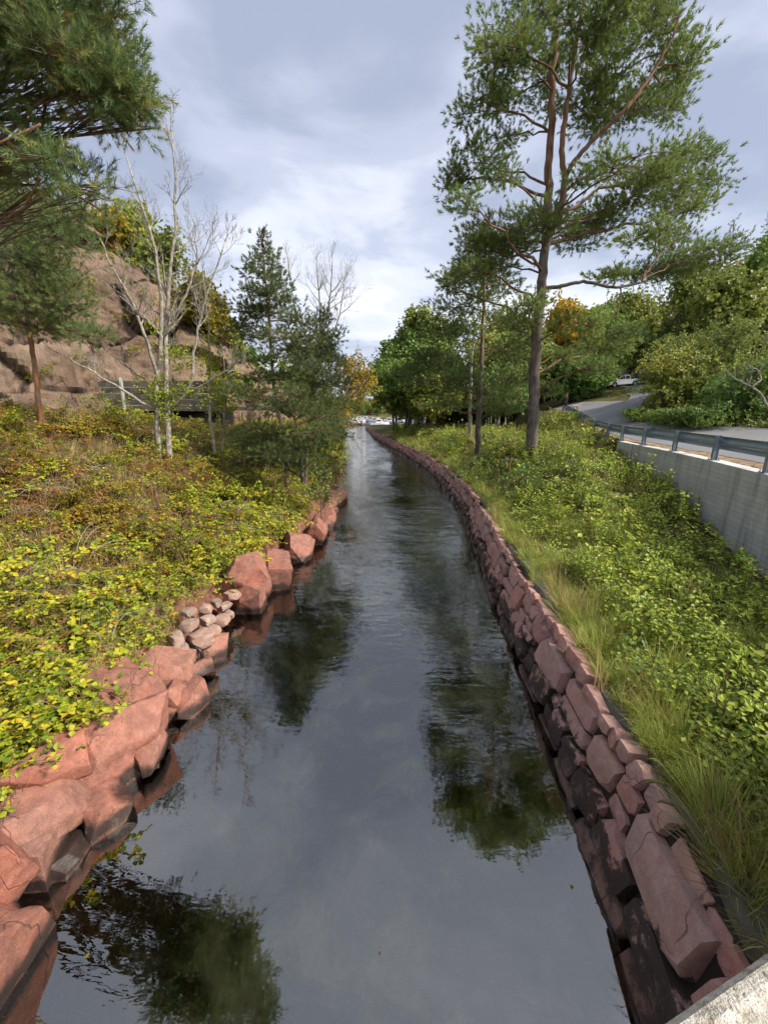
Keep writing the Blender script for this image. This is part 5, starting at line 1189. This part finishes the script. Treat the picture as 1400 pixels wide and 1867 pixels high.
def scatter(name, key, P, S, label, cat, flat=False, tilt=0.25):
    """one object: points that carry copies of the prototypes"""
    P = np.asarray(P); n = len(P); me = bpy.data.meshes.new(name); me.from_pydata([tuple(p_) for p_ in P], [], [])
    rot = np.stack([rng.normal(0, tilt, n), rng.normal(0, tilt, n), rng.uniform(0, 6.283, n)], 1).astype(np.float32)
    a_ = me.attributes.new('rot', 'FLOAT_VECTOR', 'POINT'); a_.data.foreach_set('vector', rot.ravel())
    a_ = me.attributes.new('scl', 'FLOAT', 'POINT'); a_.data.foreach_set('value', np.asarray(S, np.float32))
    a_ = me.attributes.new('idx', 'INT', 'POINT'); a_.data.foreach_set('value', rng.integers(0, 99, n).astype(np.int32))
    o = bpy.data.objects.new(name, me); col.objects.link(o); tag(o, label, cat, kind='stuff')
    ng = bpy.data.node_groups.new('scatter_' + name, 'GeometryNodeTree')
    ng.interface.new_socket('Geometry', in_out='INPUT', socket_type='NodeSocketGeometry'); ng.interface.new_socket('Geometry', in_out='OUTPUT', socket_type='NodeSocketGeometry')
    gi = ng.nodes.new('NodeGroupInput'); go = ng.nodes.new('NodeGroupOutput'); ip = ng.nodes.new('GeometryNodeInstanceOnPoints'); ci = ng.nodes.new('GeometryNodeCollectionInfo')
    ci.inputs['Collection'].default_value = PROTO[key]; ci.inputs['Separate Children'].default_value = True; ci.inputs['Reset Children'].default_value = True
    def na(nm, ty):
        q = ng.nodes.new('GeometryNodeInputNamedAttribute'); q.data_type = ty; q.inputs['Name'].default_value = nm; return [s_ for s_ in q.outputs if s_.enabled][0]
    L_ = ng.links.new
    L_(gi.outputs[0], ip.inputs['Points']); L_(ci.outputs[0], ip.inputs['Instance']); ip.inputs['Pick Instance'].default_value = True
    L_(na('idx', 'INT'), ip.inputs['Instance Index']); L_(na('rot', 'FLOAT_VECTOR'), ip.inputs['Rotation']); L_(na('scl', 'FLOAT'), ip.inputs['Scale'])
    L_(ip.outputs[0], go.inputs[0])
    md = o.modifiers.new('scatter', 'NODES'); md.node_group = ng
    return o
def sample(n, xr_, yr_):
    return rng.uniform(xr_[0], xr_[1], n), rng.uniform(yr_[0], yr_[1], n)
def in_view(x, y, z, m=220):
    dx, dy, dz = x - CAM[0], y - CAM[1], z - CAM[2]
    f = dy * _c - dz * _s; u = dx / np.maximum(f, .05) * FPX + 700; v = 933.5 - (dy * _s + dz * _c) / np.maximum(f, .05) * FPX
    return (f > 0.3) & (u > -m) & (u < 1400 + m) & (v < 1867 + 1.5 * m) & (v > -m)
def n2(x, y, f, seed):
    r_ = np.random.default_rng(seed); out = 0
    for i in range(5):
        a = r_.uniform(0, 6.283); ph = r_.uniform(0, 6.283); ff = f * r_.uniform(.6, 1.6); out = out + np.sin((x * math.cos(a) + y * math.sin(a)) * ff + ph)
    return out / 5 * 1.3 + 0.0
def density(dist, near, p=1.25): return near * np.clip((7.0 / np.maximum(dist, 5.0)) ** p, 0.0, 1.0)
def cover(name, key, side, near, weight, label, cat, size=(0.8, 1.3), ymax=60, dmin=0.6, dmax=14, big=0.028, extra=None):
    if side == 'L':
        x, y = sample(int(near * 16 * ymax), (-22, -1.5), (-0.5, ymax)); d = xl(y) - x
    else:
        x, y = sample(int(near * 22 * ymax), (1.5, 20), (0.3, ymax)); d = x - xr(y)
    z = z_land(x, y); dist = np.hypot(x, y)
    dens = density(dist, 1.0) * weight(x, y, d)
    ok = (d > dmin) & (d < dmax) & (rng.random(len(x)) < dens) & in_view(x, y, z)
    if side == 'R': ok &= (x < xw(y) - np.where(y < 21.3, 0.12, -0.1))
    if extra is not None: ok &= extra(x, y, d)
    x, y, z, dist = x[ok], y[ok], z[ok], dist[ok]
    S = rng.uniform(size[0], size[1], len(x)) * (1 + big * np.clip(dist - 10, 0, 60))
    return scatter(name, key, np.stack([x, y, z], 1), S, label, cat)
cl = lambda v: np.clip(v, 0, 1)
# left bank
cover('bramble_leaves', 'bramble', 'L', 17, lambda x, y, d: cl(np.maximum(0.3, 0.5 + 0.9 * n2(x, y, 0.8, 1) - 0.06 * d + (d < 3.2) * 0.35)), 'yellow-green bramble leaves covering the left bank', 'brambles', dmin=0.95, dmax=12, size=(0.6, 1.7))
cover('green_brambles', 'bramble_green', 'L', 10, lambda x, y, d: cl(0.15 + 1.0 * n2(x, y, 0.7, 2) + (d < 2.5) * 0.25), 'fresh green low leaves among the brambles of the left bank', 'brambles', dmin=0.9, dmax=14)
cover('dry_grass', 'straw', 'L', 20, lambda x, y, d: cl(np.maximum(0.45, 0.45 + 0.7 * n2(x, y, 0.9, 3) + 0.05 * d) + (d < 1.7) * 0.6), 'dry straw-coloured grass on the left bank', 'dry grass', dmin=0.75, dmax=14)
cover('bracken', 'bracken', 'L', 15, lambda x, y, d: cl(np.maximum(0.3, 0.2 + 0.9 * n2(x, y, 0.75, 4) + 0.09 * (d - 2)) * (d > 1.8)), 'withered brown bracken on the upper left bank', 'bracken', dmin=1.4, dmax=14)
cover('bramble_canes', 'cane', 'L', 7.0, lambda x, y, d: cl(0.4 + 0.7 * n2(x, y, 1.1, 5)), 'bare arching grey canes over the left bank', 'canes', dmin=1.0, dmax=12)
cover('tall_brambles', 'tallbramble', 'L', 3.2, lambda x, y, d: cl(0.25 + 0.9 * n2(x, y, 0.9, 11)), 'taller leafy bramble sprays on the left bank', 'brambles', dmin=1.5, dmax=12, size=(0.7, 1.25))
cover('autumn_leaves', 'autumn', 'L', 8, lambda x, y, d: cl(0.12 + 1.0 * n2(x, y, 0.85, 12) + 0.03 * d), 'orange-yellow autumn leaves among the brambles of the left bank', 'brambles', dmin=1.4, dmax=13)
# right bank
cover('broad_leaves', 'broadleaf', 'R', 6, lambda x, y, d: cl((d > 1.8) * (0.35 + 0.7 * n2(x, y, 0.8, 13))), 'broad bright leaves scattered over the right bank', 'ground cover', dmin=1.7, dmax=14)
cover('lip_grass', 'grass', 'R', 34, lambda x, y, d: np.where(d < 1.15, 1.0, 0.0), 'short grass hanging over the top of the stone wall', 'grass', size=(0.45, 0.85), dmin=0.70, dmax=1.15, ymax=40)
cover('bank_grass', 'grass', 'R', 20, lambda x, y, d: cl(0.42 + 0.5 * n2(x, y, 0.8, 6) + (d < 2.0) * 0.6 - 0.03 * d + (y > 18) * .2), 'long green grass on the right bank', 'grass', dmin=0.76, dmax=16, ymax=75)
cover('bank_saplings', 'sapling', 'R', 13, lambda x, y, d: cl((d > 1.7) * (0.40 + 0.6 * n2(x, y, 0.6, 7) + 0.05 * (d - 2)) * (1 - 0.6 * sstep(14, 22, y)) * np.where(y < 12, 0.15 + 0.85 * sstep(0.5, 2.0, xw(y) - x), 1)), 'knee-high leafy seedlings crowding the right bank', 'seedlings', dmin=1.6, dmax=14)
cover('bank_leaves', 'lowleaf', 'R', 13, lambda x, y, d: cl(0.30 + 0.7 * n2(x, y, 0.9, 8)), 'low yellow-green leaves between the grass of the right bank', 'ground cover', dmin=1.2, dmax=14)
cover('bank_herbs', 'darkleaf', 'R', 8, lambda x, y, d: cl(0.05 + 0.9 * n2(x, y, 0.7, 9)), 'darker green herbs on the right bank', 'herbs', dmin=1.3, dmax=14)
cover('bank_straw', 'straw', 'R', 9, lambda x, y, d: cl(0.02 + 0.2 * n2(x, y, 0.7, 10) + (d < 1.25) * 0.35 + (y > 15) * (d > 4) * 0.4), 'dry grass stems on the right bank', 'dry grass', dmin=0.70, dmax=14)
# verge beyond the road
x, y = sample(5000, (18, 42), (10, 48)); ok = z_land(x, y) > 0
rr_y = np.array([q[1] for q in road_r]); rr_x = np.array([q[0] for q in road_r])
ok &= x > np.interp(y, rr_y, rr_x) + 0.35; dist = np.hypot(x, y); ok &= rng.random(len(x)) < np.clip(26 / dist, 0, 1) ** 2; ok &= in_view(x, y, z_land(x, y)) & ~((y > 31) & (x < 26))
x, y = x[ok], y[ok]; scatter('verge_herbs', 'darkleaf', np.stack([x, y, z_land(x, y)], 1), rng.uniform(1.2, 2.4, len(x)), 'low green herbs along the far road edge', 'herbs')
# weed under the water along the left rocks
x, y = sample(2600, (-4.2, -1.2), (1.0, 18)); d = x - xl(y); ok = (d > -0.1) & (d < 1.35) & (rng.random(len(x)) < cl(1.3 - d)) 
x, y = x[ok], y[ok]; scatter('seaweed', 'weed', np.stack([x, y, np.minimum(z_land(x, y), -0.10)], 1), rng.uniform(0.35, 0.6, len(x)), 'brown seaweed under the water along the red rocks', 'seaweed', tilt=0.5)
mb = MB(); n = 130; P = np.stack([rng.uniform(-3, 3, n), rng.uniform(1.5, 22, n), np.full(n, 0.006)], 1); P = P[(P[:, 0] > xl(P[:, 1]) + .1) & (P[:, 0] < xr(P[:, 1]) - .1)]
keep = rng.random(len(P)) < 0.10 + 0.9 * (P[:, 0] - xl(P[:, 1]) < 0.9); P = P[keep]
stamp(mb, [(leaf_geo(0.05, 0.02)[0] * (1, 1, 0.1), leaf_geo(0.05, 0.02)[1])], P, rot_frames(np.tile((0., 0, 1.), (len(P), 1))), rng.uniform(.5, 1.2, len(P)), rng.random(len(P)))
o = mb.build('floating_leaves', MAT['leaf_yellow']); tag(o, 'yellow fallen leaves floating on the water', 'leaves', kind='stuff')

CV, CH_ = CLIFF_TOP; ii_ = rng.integers(40, 250, 420); jj_ = (rng.random(420) ** 0.8 * 100).astype(int) + 4; P = CV[ii_, jj_]
nz_ = n2(P[:, 0], P[:, 2] * 1.5, 0.5, 31); ok = (nz_ > 0.15) | (jj_ < 10) | (jj_ > 76); P = P[ok]
scatter('cliff_plants', 'tallbramble', P, rng.uniform(0.7, 1.9, len(P)), 'green and yellow plants rooted in the cracks of the cliff', 'plants', tilt=0.5)
# ------------------------------------------------------------------ weathered wooden shelter at the cliff foot
MAT['old_wood'] = bark_mat('weathered_wood', [(0.0, (0.055, 0.050, 0.042)), (1.0, (0.14, 0.125, 0.10))], 6, 0.4, (0.15, 1, 3))
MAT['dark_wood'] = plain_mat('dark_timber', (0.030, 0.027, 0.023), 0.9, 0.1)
MAT['pale_wood'] = bark_mat('bleached_wood', [(0.0, (0.30, 0.30, 0.27)), (1.0, (0.40, 0.40, 0.36))], 6, 0.4, (1, 1, 0.15))
YS = 27.0
sh = empty('wooden_shelter', at_y(300, 790, YS)); tag(sh, 'weathered grey plank shelter with a dark opening and bench below the cliff', 'shelter')
def plank(px0, py0, px1, py1, th_px, Y, mat='old_wood', name='plank', dep=0.12):
    a, b = at_y(px0, py0, Y), at_y(px1, py1, Y); c = (a + b) / 2; L = np.linalg.norm(b - a); ang = math.atan2(b[2] - a[2], b[0] - a[0]); kk = Y / FPX
    rot = np.array(Matrix.Rotation(-ang, 3, 'Y')); mb = MB(); mb.box(c, (L, dep, th_px * kk), rot, random.random()); return part(mb, name, MAT[mat], sh)
for i, (y0, x0, x1) in enumerate([(700, 180, 402), (711, 186, 408), (722, 178, 410), (733, 196, 412), (744, 210, 404)]):
    plank(x0, y0 + 1, (x0 + x1) / 2 - 2, y0, 8.5, YS - 0.06 * i); plank((x0 + x1) / 2 + 2, y0, x1, y0 + 1.5, 8.5, YS - 0.06 * i - 0.03)
for px_ in (236, 268, 398): plank(px_, 746, px_ + 1, 800, 4, YS - 0.05, 'old_wood', 'post', 0.14)
for s_ in range(len(sh.children) - 3, len(sh.children)): pass
def boxpart(name, px0, py0, px1, py1, Y, dep, mat):
    a, b = at_y(px0, py0, Y), at_y(px1, py1, Y); mb = MB(); c = (a + b) / 2; c[1] = Y + dep / 2; mb.box(c, (abs(b[0] - a[0]), dep, abs(a[2] - b[2])), None, 0.4); return part(mb, name, MAT[mat], sh)
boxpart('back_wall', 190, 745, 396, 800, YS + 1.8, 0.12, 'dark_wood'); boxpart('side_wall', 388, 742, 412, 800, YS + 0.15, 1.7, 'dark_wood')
boxpart('roof', 182, 694, 404, 699, YS + 0.2, 2.2, 'old_wood'); boxpart('bench_top', 318, 762, 384, 766, YS + 0.3, 0.7, 'old_wood'); boxpart('bench_front', 318, 768, 382, 776, YS + 0.45, 0.06, 'old_wood')
for px_ in (322, 378): boxpart('bench_leg', px_, 776, px_ + 4, 800, YS + 0.5, 0.2, 'old_wood')
def pole(label, P, r, mat, name='post'):
    mb = MB(); Q = resamp(P, 8); mb.tube(Q, line_r(Q, r, r * 0.85), 8, 0.6); o = mb.build(name, mat, smooth=True, loc=P[0]); tag(o, label, 'post'); return o
pole('bleached leaning wooden post in front of the shelter', px_line([(233, 795), (226, 740), (219, 688)], 25.0), 0.13, MAT['pale_wood'], 'wooden_post')
pole('short pale metal post at the left picture edge', px_line([(4, 775), (-3, 735)], 17.0), 0.06, plain_mat('pale_metal', (0.5, 0.52, 0.54), 0.5, 0.4, 0.3), 'metal_post')
rl = empty('low_railing', at_y(430, 765, 34.0)); tag(rl, 'low wooden rail right of the shelter on the grass', 'railing')
for i in range(5):
    mb = MB(); q = at_y(425 + i * 16, 752, 34.0); mb.box(q - (0, 0, .45), (0.10, 0.10, 0.9), None, .4); part(mb, 'post', MAT['old_wood'], rl)
mb = MB(); a_, b_ = at_y(418, 745, 33.95), at_y(494, 745, 33.95); mb.box((a_ + b_) / 2, (b_[0] - a_[0], 0.08, 0.28), None, .7); part(mb, 'rail', MAT['old_wood'], rl)

# ------------------------------------------------------------------ far woods
def far_tree(seed, mat):
    r_ = np.random.default_rng(seed); mb = MB(); mb.tube([(0, 0, -0.5), (0, 0, 4)], [0.18, 0.1], 5, .5, 1)
    C = r_.normal(size=(14, 3)) * (1.2, 1.2, 1.5) + (0, 0, 5.2); w = r_.integers(0, 14, 420); P = C[w] + r_.normal(size=(420, 3)) * 0.62
    T = r_.uniform(0, 1, 14)[w] * .6 + r_.random(420) * .4
    stamp(mb, [leaf_temp(3, 0.42, 0.2, 0.3, seed + q) for q in range(4)], P, rot_frames(P - (0, 0, 5.0) + r_.normal(size=P.shape)), 1.0, T); return (mb, [MAT[mat], MAT['dark_bark']])
add_proto('fartree', [far_tree(1, 'leaf_green'), far_tree(2, 'leaf_olive'), far_tree(3, 'leaf_dark'), far_tree(4, 'leaf_olive'), far_tree(5, 'leaf_green'), far_tree(6, 'leaf_yellow')])
def wood(name, n, xr_, yr_, size, label, cond=None, zmin=0.8):
    x, y = sample(n, xr_, yr_); z = z_land(x, y); ok = z > zmin
    if cond is not None: ok &= cond(x, y)
    x, y, z = x[ok], y[ok], z[ok]; return scatter(name, 'fartree', np.stack([x, y, z], 1), rng.uniform(size[0], size[1], len(x)), label, 'wood', tilt=0.06)
wood('far_wood', 1100, (-230, 230), (338, 430), (0.7, 1.25), 'low wooded hill on the far shore of the harbour')
wood('hill_wood', 420, (44, 115), (52, 112), (1.2, 2.0), 'mass of trees on the hill behind the road', lambda x, y: (x > 36 + (y - 50) * .25) & ~((x < 62) & (y < 84)))
wood('shore_wood', 150, (6, 42), (66, 108), (0.9, 1.5), 'mass of trees behind the grove on the right shore', lambda x, y: (x > xr(y) + 9))
wood('left_wood', 130, (-70, -13), (62, 108), (0.9, 1.5), 'mass of trees behind the pines on the left shore', lambda x, y: x < xl(y) - 5)

# ------------------------------------------------------------------ boats in the harbour
MAT['boat_white'] = plain_mat('white_gelcoat', (0.55, 0.56, 0.58), 0.35, 0.5, 0, 0.06, 1)
MAT['boat_red'] = plain_mat('red_hull', (0.26, 0.09, 0.08), 0.4, 0.5, 0, 0.1, 1)
MAT['glass_dark'] = plain_mat('dark_glass', (0.02, 0.025, 0.03), 0.12, 0.6)
MAT['canvas'] = plain_mat('dark_canvas', (0.05, 0.055, 0.07), 0.9, 0.1)
MAT['alu'] = plain_mat('mast_metal', (0.55, 0.56, 0.58), 0.4, 0.5, 0.5)
def hull_geo(L, W, H):
    rows = []
    for t in np.linspace(0, 1, 13):
        w = W / 2 * (1 - max(0, (t - 0.45) / 0.55) ** 2.2) * (0.9 + 0.1 * min(1, t * 5)); x_ = -L / 2 + t * L; sh_ = H * (1 + 0.35 * t * t)
        rows.append([(x_, -w * 1.0 - .001, sh_), (x_ - .02, -w * 0.86 - .001, H * 0.35), (x_ - 0.04 * t, 0, -0.25 * (1 - t ** 3) + 0.25 * t ** 4), (x_ - .02, w * 0.86 + .001, H * 0.35), (x_, w + .001, sh_)])
    V = np.array(rows); n, m_ = V.shape[:2]; ii = np.arange(n * m_).reshape(n, m_); jj = np.roll(ii, -1, 1)
    return V.reshape(-1, 3), np.stack([ii[:-1], jj[:-1], jj[1:], ii[1:]], -1).reshape(-1, 4), ii[0]
def make_boat(name, kind, hullmat):
    L, W, H = {'cabin': (7.5, 2.7, 1.0), 'open': (5.6, 2.1, 0.75), 'sail': (8.5, 2.7, 1.0)}[kind]
    root = empty(name, (0, 0, 0)); mb = MB(); V, F, end = hull_geo(L, W, H); mb.add(V, F); mb.F.append(np.array([end])); mb.M.append(np.zeros(1, np.int32)); part(mb, 'hull', MAT[hullmat], root)
    if kind == 'cabin':
        mb = MB(); mb.add([(-1.6, -.95, .9), (1.6, -.85, .9), (1.6, .85, .9), (-1.6, .95, .9), (-1.5, -.8, 2.3), (0.5, -.75, 2.3), (0.5, .75, 2.3), (-1.5, .8, 2.3)], [(0, 1, 5, 4), (1, 2, 6, 5), (2, 3, 7, 6), (3, 0, 4, 7), (4, 5, 6, 7)]); part(mb, 'cabin', MAT['boat_white'], root)
        mb = MB(); [mb.box((-.5, s_ * .90, 1.75), (1.7, .05, .5)) for s_ in (-1, 1)]; mb.box((1.02, 0, 1.75), (.06, 1.3, .5), np.array(Matrix.Rotation(-.68, 3, 'Y'))); part(mb, 'window', MAT['glass_dark'], root)
    elif kind == 'open':
        mb = MB(); mb.box((-.2, 0, 1.1), (1.0, 1.2, .6)); part(mb, 'console', MAT['canvas'], root); mb = MB(); mb.box((-2.9, 0, .8), (.4, .45, 1.0)); part(mb, 'outboard_motor', MAT['canvas'], root)
    else:
        mb = MB(); mb.box((0.2, 0, 1.25), (3.4, 1.6, .5)); part(mb, 'cabin', MAT['boat_white'], root)
        mb = MB(); mb.tube([(.8, 0, 1), (.8, 0, 10.5)], .07, 6); part(mb, 'mast', MAT['alu'], root); mb = MB(); mb.tube([(.7, 0, 2.3), (-3, 0, 2.2)], .14, 6); part(mb, 'boom', MAT['canvas'], root)
    return root
def copy_tree(o, parent=None):
    c = o.copy(); col.objects.link(c); c.parent = parent
    for ch_ in o.children: copy_tree(ch_, c)
    return c
KINDS = {'cabin': make_boat('cabin_boat', 'cabin', 'boat_white'), 'open': make_boat('open_boat', 'open', 'boat_white'), 'red': make_boat('open_boat', 'open', 'boat_red')}
used = set()
def put_boat(kd, px_, Y, yaw, lab):
    o = KINDS[kd] if kd not in used else copy_tree(KINDS[kd]); used.add(kd)
    o.location = ((px_ - 700) / FPX * Y, Y, 0.0); o.rotation_euler = (0, 0, yaw); tag(o, lab, 'boat', 'boats moored in the harbour')
BL = [('red', 660, 150, 0.1, 'low red boat moored nearest the channel mouth'), ('open', 684, 148, 2.9, 'white open boat just right of the red one'), ('cabin', 650, 150, 0.2, 'white cabin boat under the golden tree'),
      ('cabin', 692, 146, 0.3, 'white cabin boat against the grove edge'), ('open', 672, 150, 0.0, 'small white boat with dark cover in the middle of the harbour gap')]
for q in BL: put_boat(*q)
for i in range(22):
    px_ = [643, 655, 662, 668, 675, 682, 690, 699, 708, 717, 728, 736, 742, 750, 758, 764, 772, 780, 795, 812, 826, 840][i]
    put_boat(random.choice(['cabin', 'open', 'cabin']), px_, random.uniform(165, 240), random.choice([0, 3.1, 1.5, .4]) + random.uniform(-.2, .2), 'white boat among the far rows of moored boats')

# ------------------------------------------------------------------ pickup, boat on a trailer, walker and dog
MAT['car_white'] = plain_mat('white_car_paint', (0.72, 0.73, 0.75), 0.28, 0.5, 0, 0.04, 1)
MAT['tyre'] = plain_mat('tyre_rubber', (0.02, 0.02, 0.02), 0.85, 0.2)
MAT['rim'] = plain_mat('wheel_rim', (0.35, 0.36, 0.38), 0.4, 0.5, 0.6)
MAT['lamp_red'] = plain_mat('red_lens', (0.35, 0.02, 0.02), 0.3); MAT['lamp_clear'] = plain_mat('clear_lens', (0.6, 0.6, 0.58), 0.2)
px_c = at_y(1133, 697, 64.0); zc = float(z_land(px_c[0], 64.0)); zc = (float(z_land(px_c[0] - 1.65, 64.0)) + float(z_land(px_c[0] + 1.65, 64.0))) / 2; slope = math.atan((float(z_land(px_c[0] + 1.65, 64.0)) - float(z_land(px_c[0] - 1.65, 64.0))) / 3.3); tl = empty('pickup_truck', (px_c[0], 64.0, zc + 0.02))
tag(tl, 'white extended-cab pickup truck parked up the track by the trees', 'pickup truck')
def tpart(mb, name, mat, parent=None, smooth=False):
    o = bpy.data.objects.new(name, mb.mesh(name, MAT[mat], smooth)); col.objects.link(o); o.parent = parent or tl; return o
def extr(prof, y0, y1):
    n = len(prof); V = [(x_, y0, z) for x_, z in prof] + [(x_, y1, z) for x_, z in prof]; mb = MB(); jj = [(i, (i + 1) % n, n + (i + 1) % n, n + i) for i in range(n)]
    mb.add(V, jj); mb.F.append(np.array([list(range(n))[::-1]])); mb.F.append(np.array([list(range(n, 2 * n))])); mb.M += [np.zeros(1, np.int32)] * 2; return mb
def arch(xc, r_=0.46): return [(xc + r_ * math.cos(a), 0.40 + r_ * math.sin(a)) for a in np.linspace(math.pi, 0, 9)]
prof = [(-2.55, 0.55), (-2.6, 0.75), (-2.5, 0.98), (-1.2, 1.12), (2.5, 1.10), (2.6, 0.9), (2.58, 0.50)] + arch(1.65)[::-1] + arch(-1.65)[::-1]
tpart(extr(prof, -0.9, 0.9), 'body', 'car_white')
cabp = [(-1.25, 1.10), (-0.45, 1.72), (0.75, 1.76), (1.0, 1.10)]
tpart(extr(cabp, -0.80, 0.80), 'cab', 'car_white')
for s_ in (-1, 1):
    tpart(extr([(-0.98, 1.16), (-0.42, 1.62), (0.05, 1.65), (0.05, 1.16)], s_ * 0.805 - .01, s_ * 0.805 + .01), 'side_window', 'glass_dark'); tpart(extr([(0.14, 1.16), (0.14, 1.65), (0.66, 1.66), (0.84, 1.16)], s_ * 0.805 - .01, s_ * 0.805 + .01), 'side_window', 'glass_dark')
    for xc in (-1.65, 1.65):
        mb = MB(); mb.tube([(xc, s_ * 0.92, 0.40), (xc, s_ * 0.70, 0.40)], 0.40, 18); w_ = tpart(mb, 'tyre', 'tyre', None, False); mb = MB(); mb.tube([(xc, s_ * 0.70, 0.40), (xc, s_ * 0.935, 0.40)], 0.25, 12); tpart(mb, 'rim', 'rim', w_)
    mb = MB(); mb.box((-2.53, s_ * .68, .84), (.1, .34, .18)); tpart(mb, 'headlight', 'lamp_clear'); mb = MB(); mb.box((2.57, s_ * .78, .9), (.08, .18, .3)); tpart(mb, 'tail_light', 'lamp_red')
mb = MB(); mb.box((-1.08 + .22, 0, 1.42), (.03, 1.4, .8), np.array(Matrix.Rotation(0.9, 3, 'Y'))); tpart(mb, 'windscreen', 'glass_dark')
mb = MB(); mb.box((-2.6, 0, .58), (.12, 1.7, .2)); tpart(mb, 'bumper', 'rim')
tl.rotation_euler = (0, -slope, R(4))
bx0 = at_y(1146, 690, 68.5)[0]; bt = empty('trailer_boat', (bx0, 68.5, float(z_land(bx0 + 1.2, 68.5)) + 0.42)); tag(bt, 'long white boat on a trailer parked behind the pickup', 'boat')
mb = MB(); V, F, end = hull_geo(7.2, 2.2, 1.0); V = V * (-1, 1, 1); mb.add(V + (0, 0, 0.85), F); mb.F.append(np.array([end])); mb.M.append(np.zeros(1, np.int32)); tpart(mb, 'hull', 'boat_white', bt)
mb = MB(); mb.box((0.3, 0, 1.92), (5.6, 1.7, .10)); tpart(mb, 'deck_cover', 'car_white', bt)
mb = MB(); mb.box((0.2, 0, -.02), (6.0, .12, .12)); tpart(mb, 'trailer_frame', 'rim', bt)
for xs_ in (-1.6, 1.8): mb = MB(); mb.box((xs_, 0, .42), (.12, 1.3, .85)); tpart(mb, 'boat_support', 'rim', bt)
for s_ in (-1, 1): mb = MB(); mb.tube([(1.2, s_ * .9, -.1), (1.2, s_ * 1.1, -.1)], .33, 14); tpart(mb, 'trailer_wheel', 'tyre', bt)
bt.rotation_euler = (0, R(-5), R(3))

def skin_body(name, J, E, mat, root, sub=2):
    me = bpy.data.meshes.new(name); me.from_pydata([q[:3] for q in J], E, []); o = bpy.data.objects.new(name, me); col.objects.link(o); o.parent = root
    md = o.modifiers.new('skin', 'SKIN'); md.use_smooth_shade = True
    for v, q in zip(me.skin_vertices[0].data, J): v.radius = (q[3], q[4] if len(q) > 4 else q[3])
    me.skin_vertices[0].data[0].use_root = True
    o.modifiers.new('sub', 'SUBSURF').levels = sub; o.modifiers['sub'].render_levels = sub
    me.materials.append(mat); return o
pz = float(z_land(18.6, 41.0)) + 0.05
pe = empty('person', (18.6, 41.0, pz)); tag(pe, 'person with long auburn hair in dark clothes walking away along the road', 'person')
skin_body('body', [(0, 0, .95, .15, .12), (0, 0, 1.18, .14, .10), (0, 0, 1.40, .17, .11), (0, 0, 1.52, .055), (0, 0.02, 1.60, .075), (0, 0.02, 1.70, .085, .095), (-.2, 0, 1.42, .065), (-.25, -.03, 1.15, .05), (-.24, .06, .93, .04), (-.24, .08, .84, .035), (.2, 0, 1.42, .065), (.26, .05, 1.16, .05), (.25, .14, .95, .04), (.25, .16, .86, .035),
                   (-.1, 0, .85, .10), (-.1, .10, .48, .07), (-.1, .06, .08, .05), (-.1, .20, .04, .04), (.1, 0, .85, .10), (.1, .02, .48, .07), (.1, -.18, .10, .05), (.1, -.06, .04, .04)],
          [(0, 1), (1, 2), (2, 3), (3, 4), (4, 5), (2, 6), (6, 7), (7, 8), (8, 9), (2, 10), (10, 11), (11, 12), (12, 13), (0, 14), (14, 15), (15, 16), (16, 17), (0, 18), (18, 19), (19, 20), (20, 21)], plain_mat('dark_clothes', (0.035, 0.035, 0.045), 0.9, 0.1), pe)
hair = rock_obj('hair', (0, 0, 0), (0.135, 0.12, 0.24), 0, 5, plain_mat('auburn_hair', (0.22, 0.075, 0.03), 0.6), ICO3, 5, 0.04); hair.parent = pe; hair.location = (0, -.05, 1.58)
dz = float(z_land(19.5, 40.6)) + .05; dg = empty('dog', (19.5, 40.6, dz)); tag(dg, 'small pale dog on the road beside the walker', 'dog')
skin_body('body', [(0, 0, .42, .11), (.22, 0, .44, .12), (.36, 0, .52, .07), (.44, 0, .62, .075), (.55, 0, .60, .04), (-.2, 0, .43, .10), (-.3, 0, .48, .03), (-.4, 0, .62, .02), (.22, -.07, .25, .045), (.22, -.07, .03, .03), (.22, .07, .25, .045), (.24, .07, .03, .03), (-.2, -.07, .28, .05), (-.26, -.07, .15, .03), (-.22, -.07, .03, .03), (-.2, .07, .28, .05), (-.26, .07, .15, .03), (-.2, .07, .03, .03), (.40, -.06, .70, .025), (.40, .06, .70, .025)],
          [(0, 1), (1, 2), (2, 3), (3, 4), (0, 5), (5, 6), (6, 7), (1, 8), (8, 9), (1, 10), (10, 11), (5, 12), (12, 13), (13, 14), (5, 15), (15, 16), (16, 17), (3, 18), (3, 19)], plain_mat('pale_fur', (0.45, 0.36, 0.26), 0.9, 0.1), dg, 1)
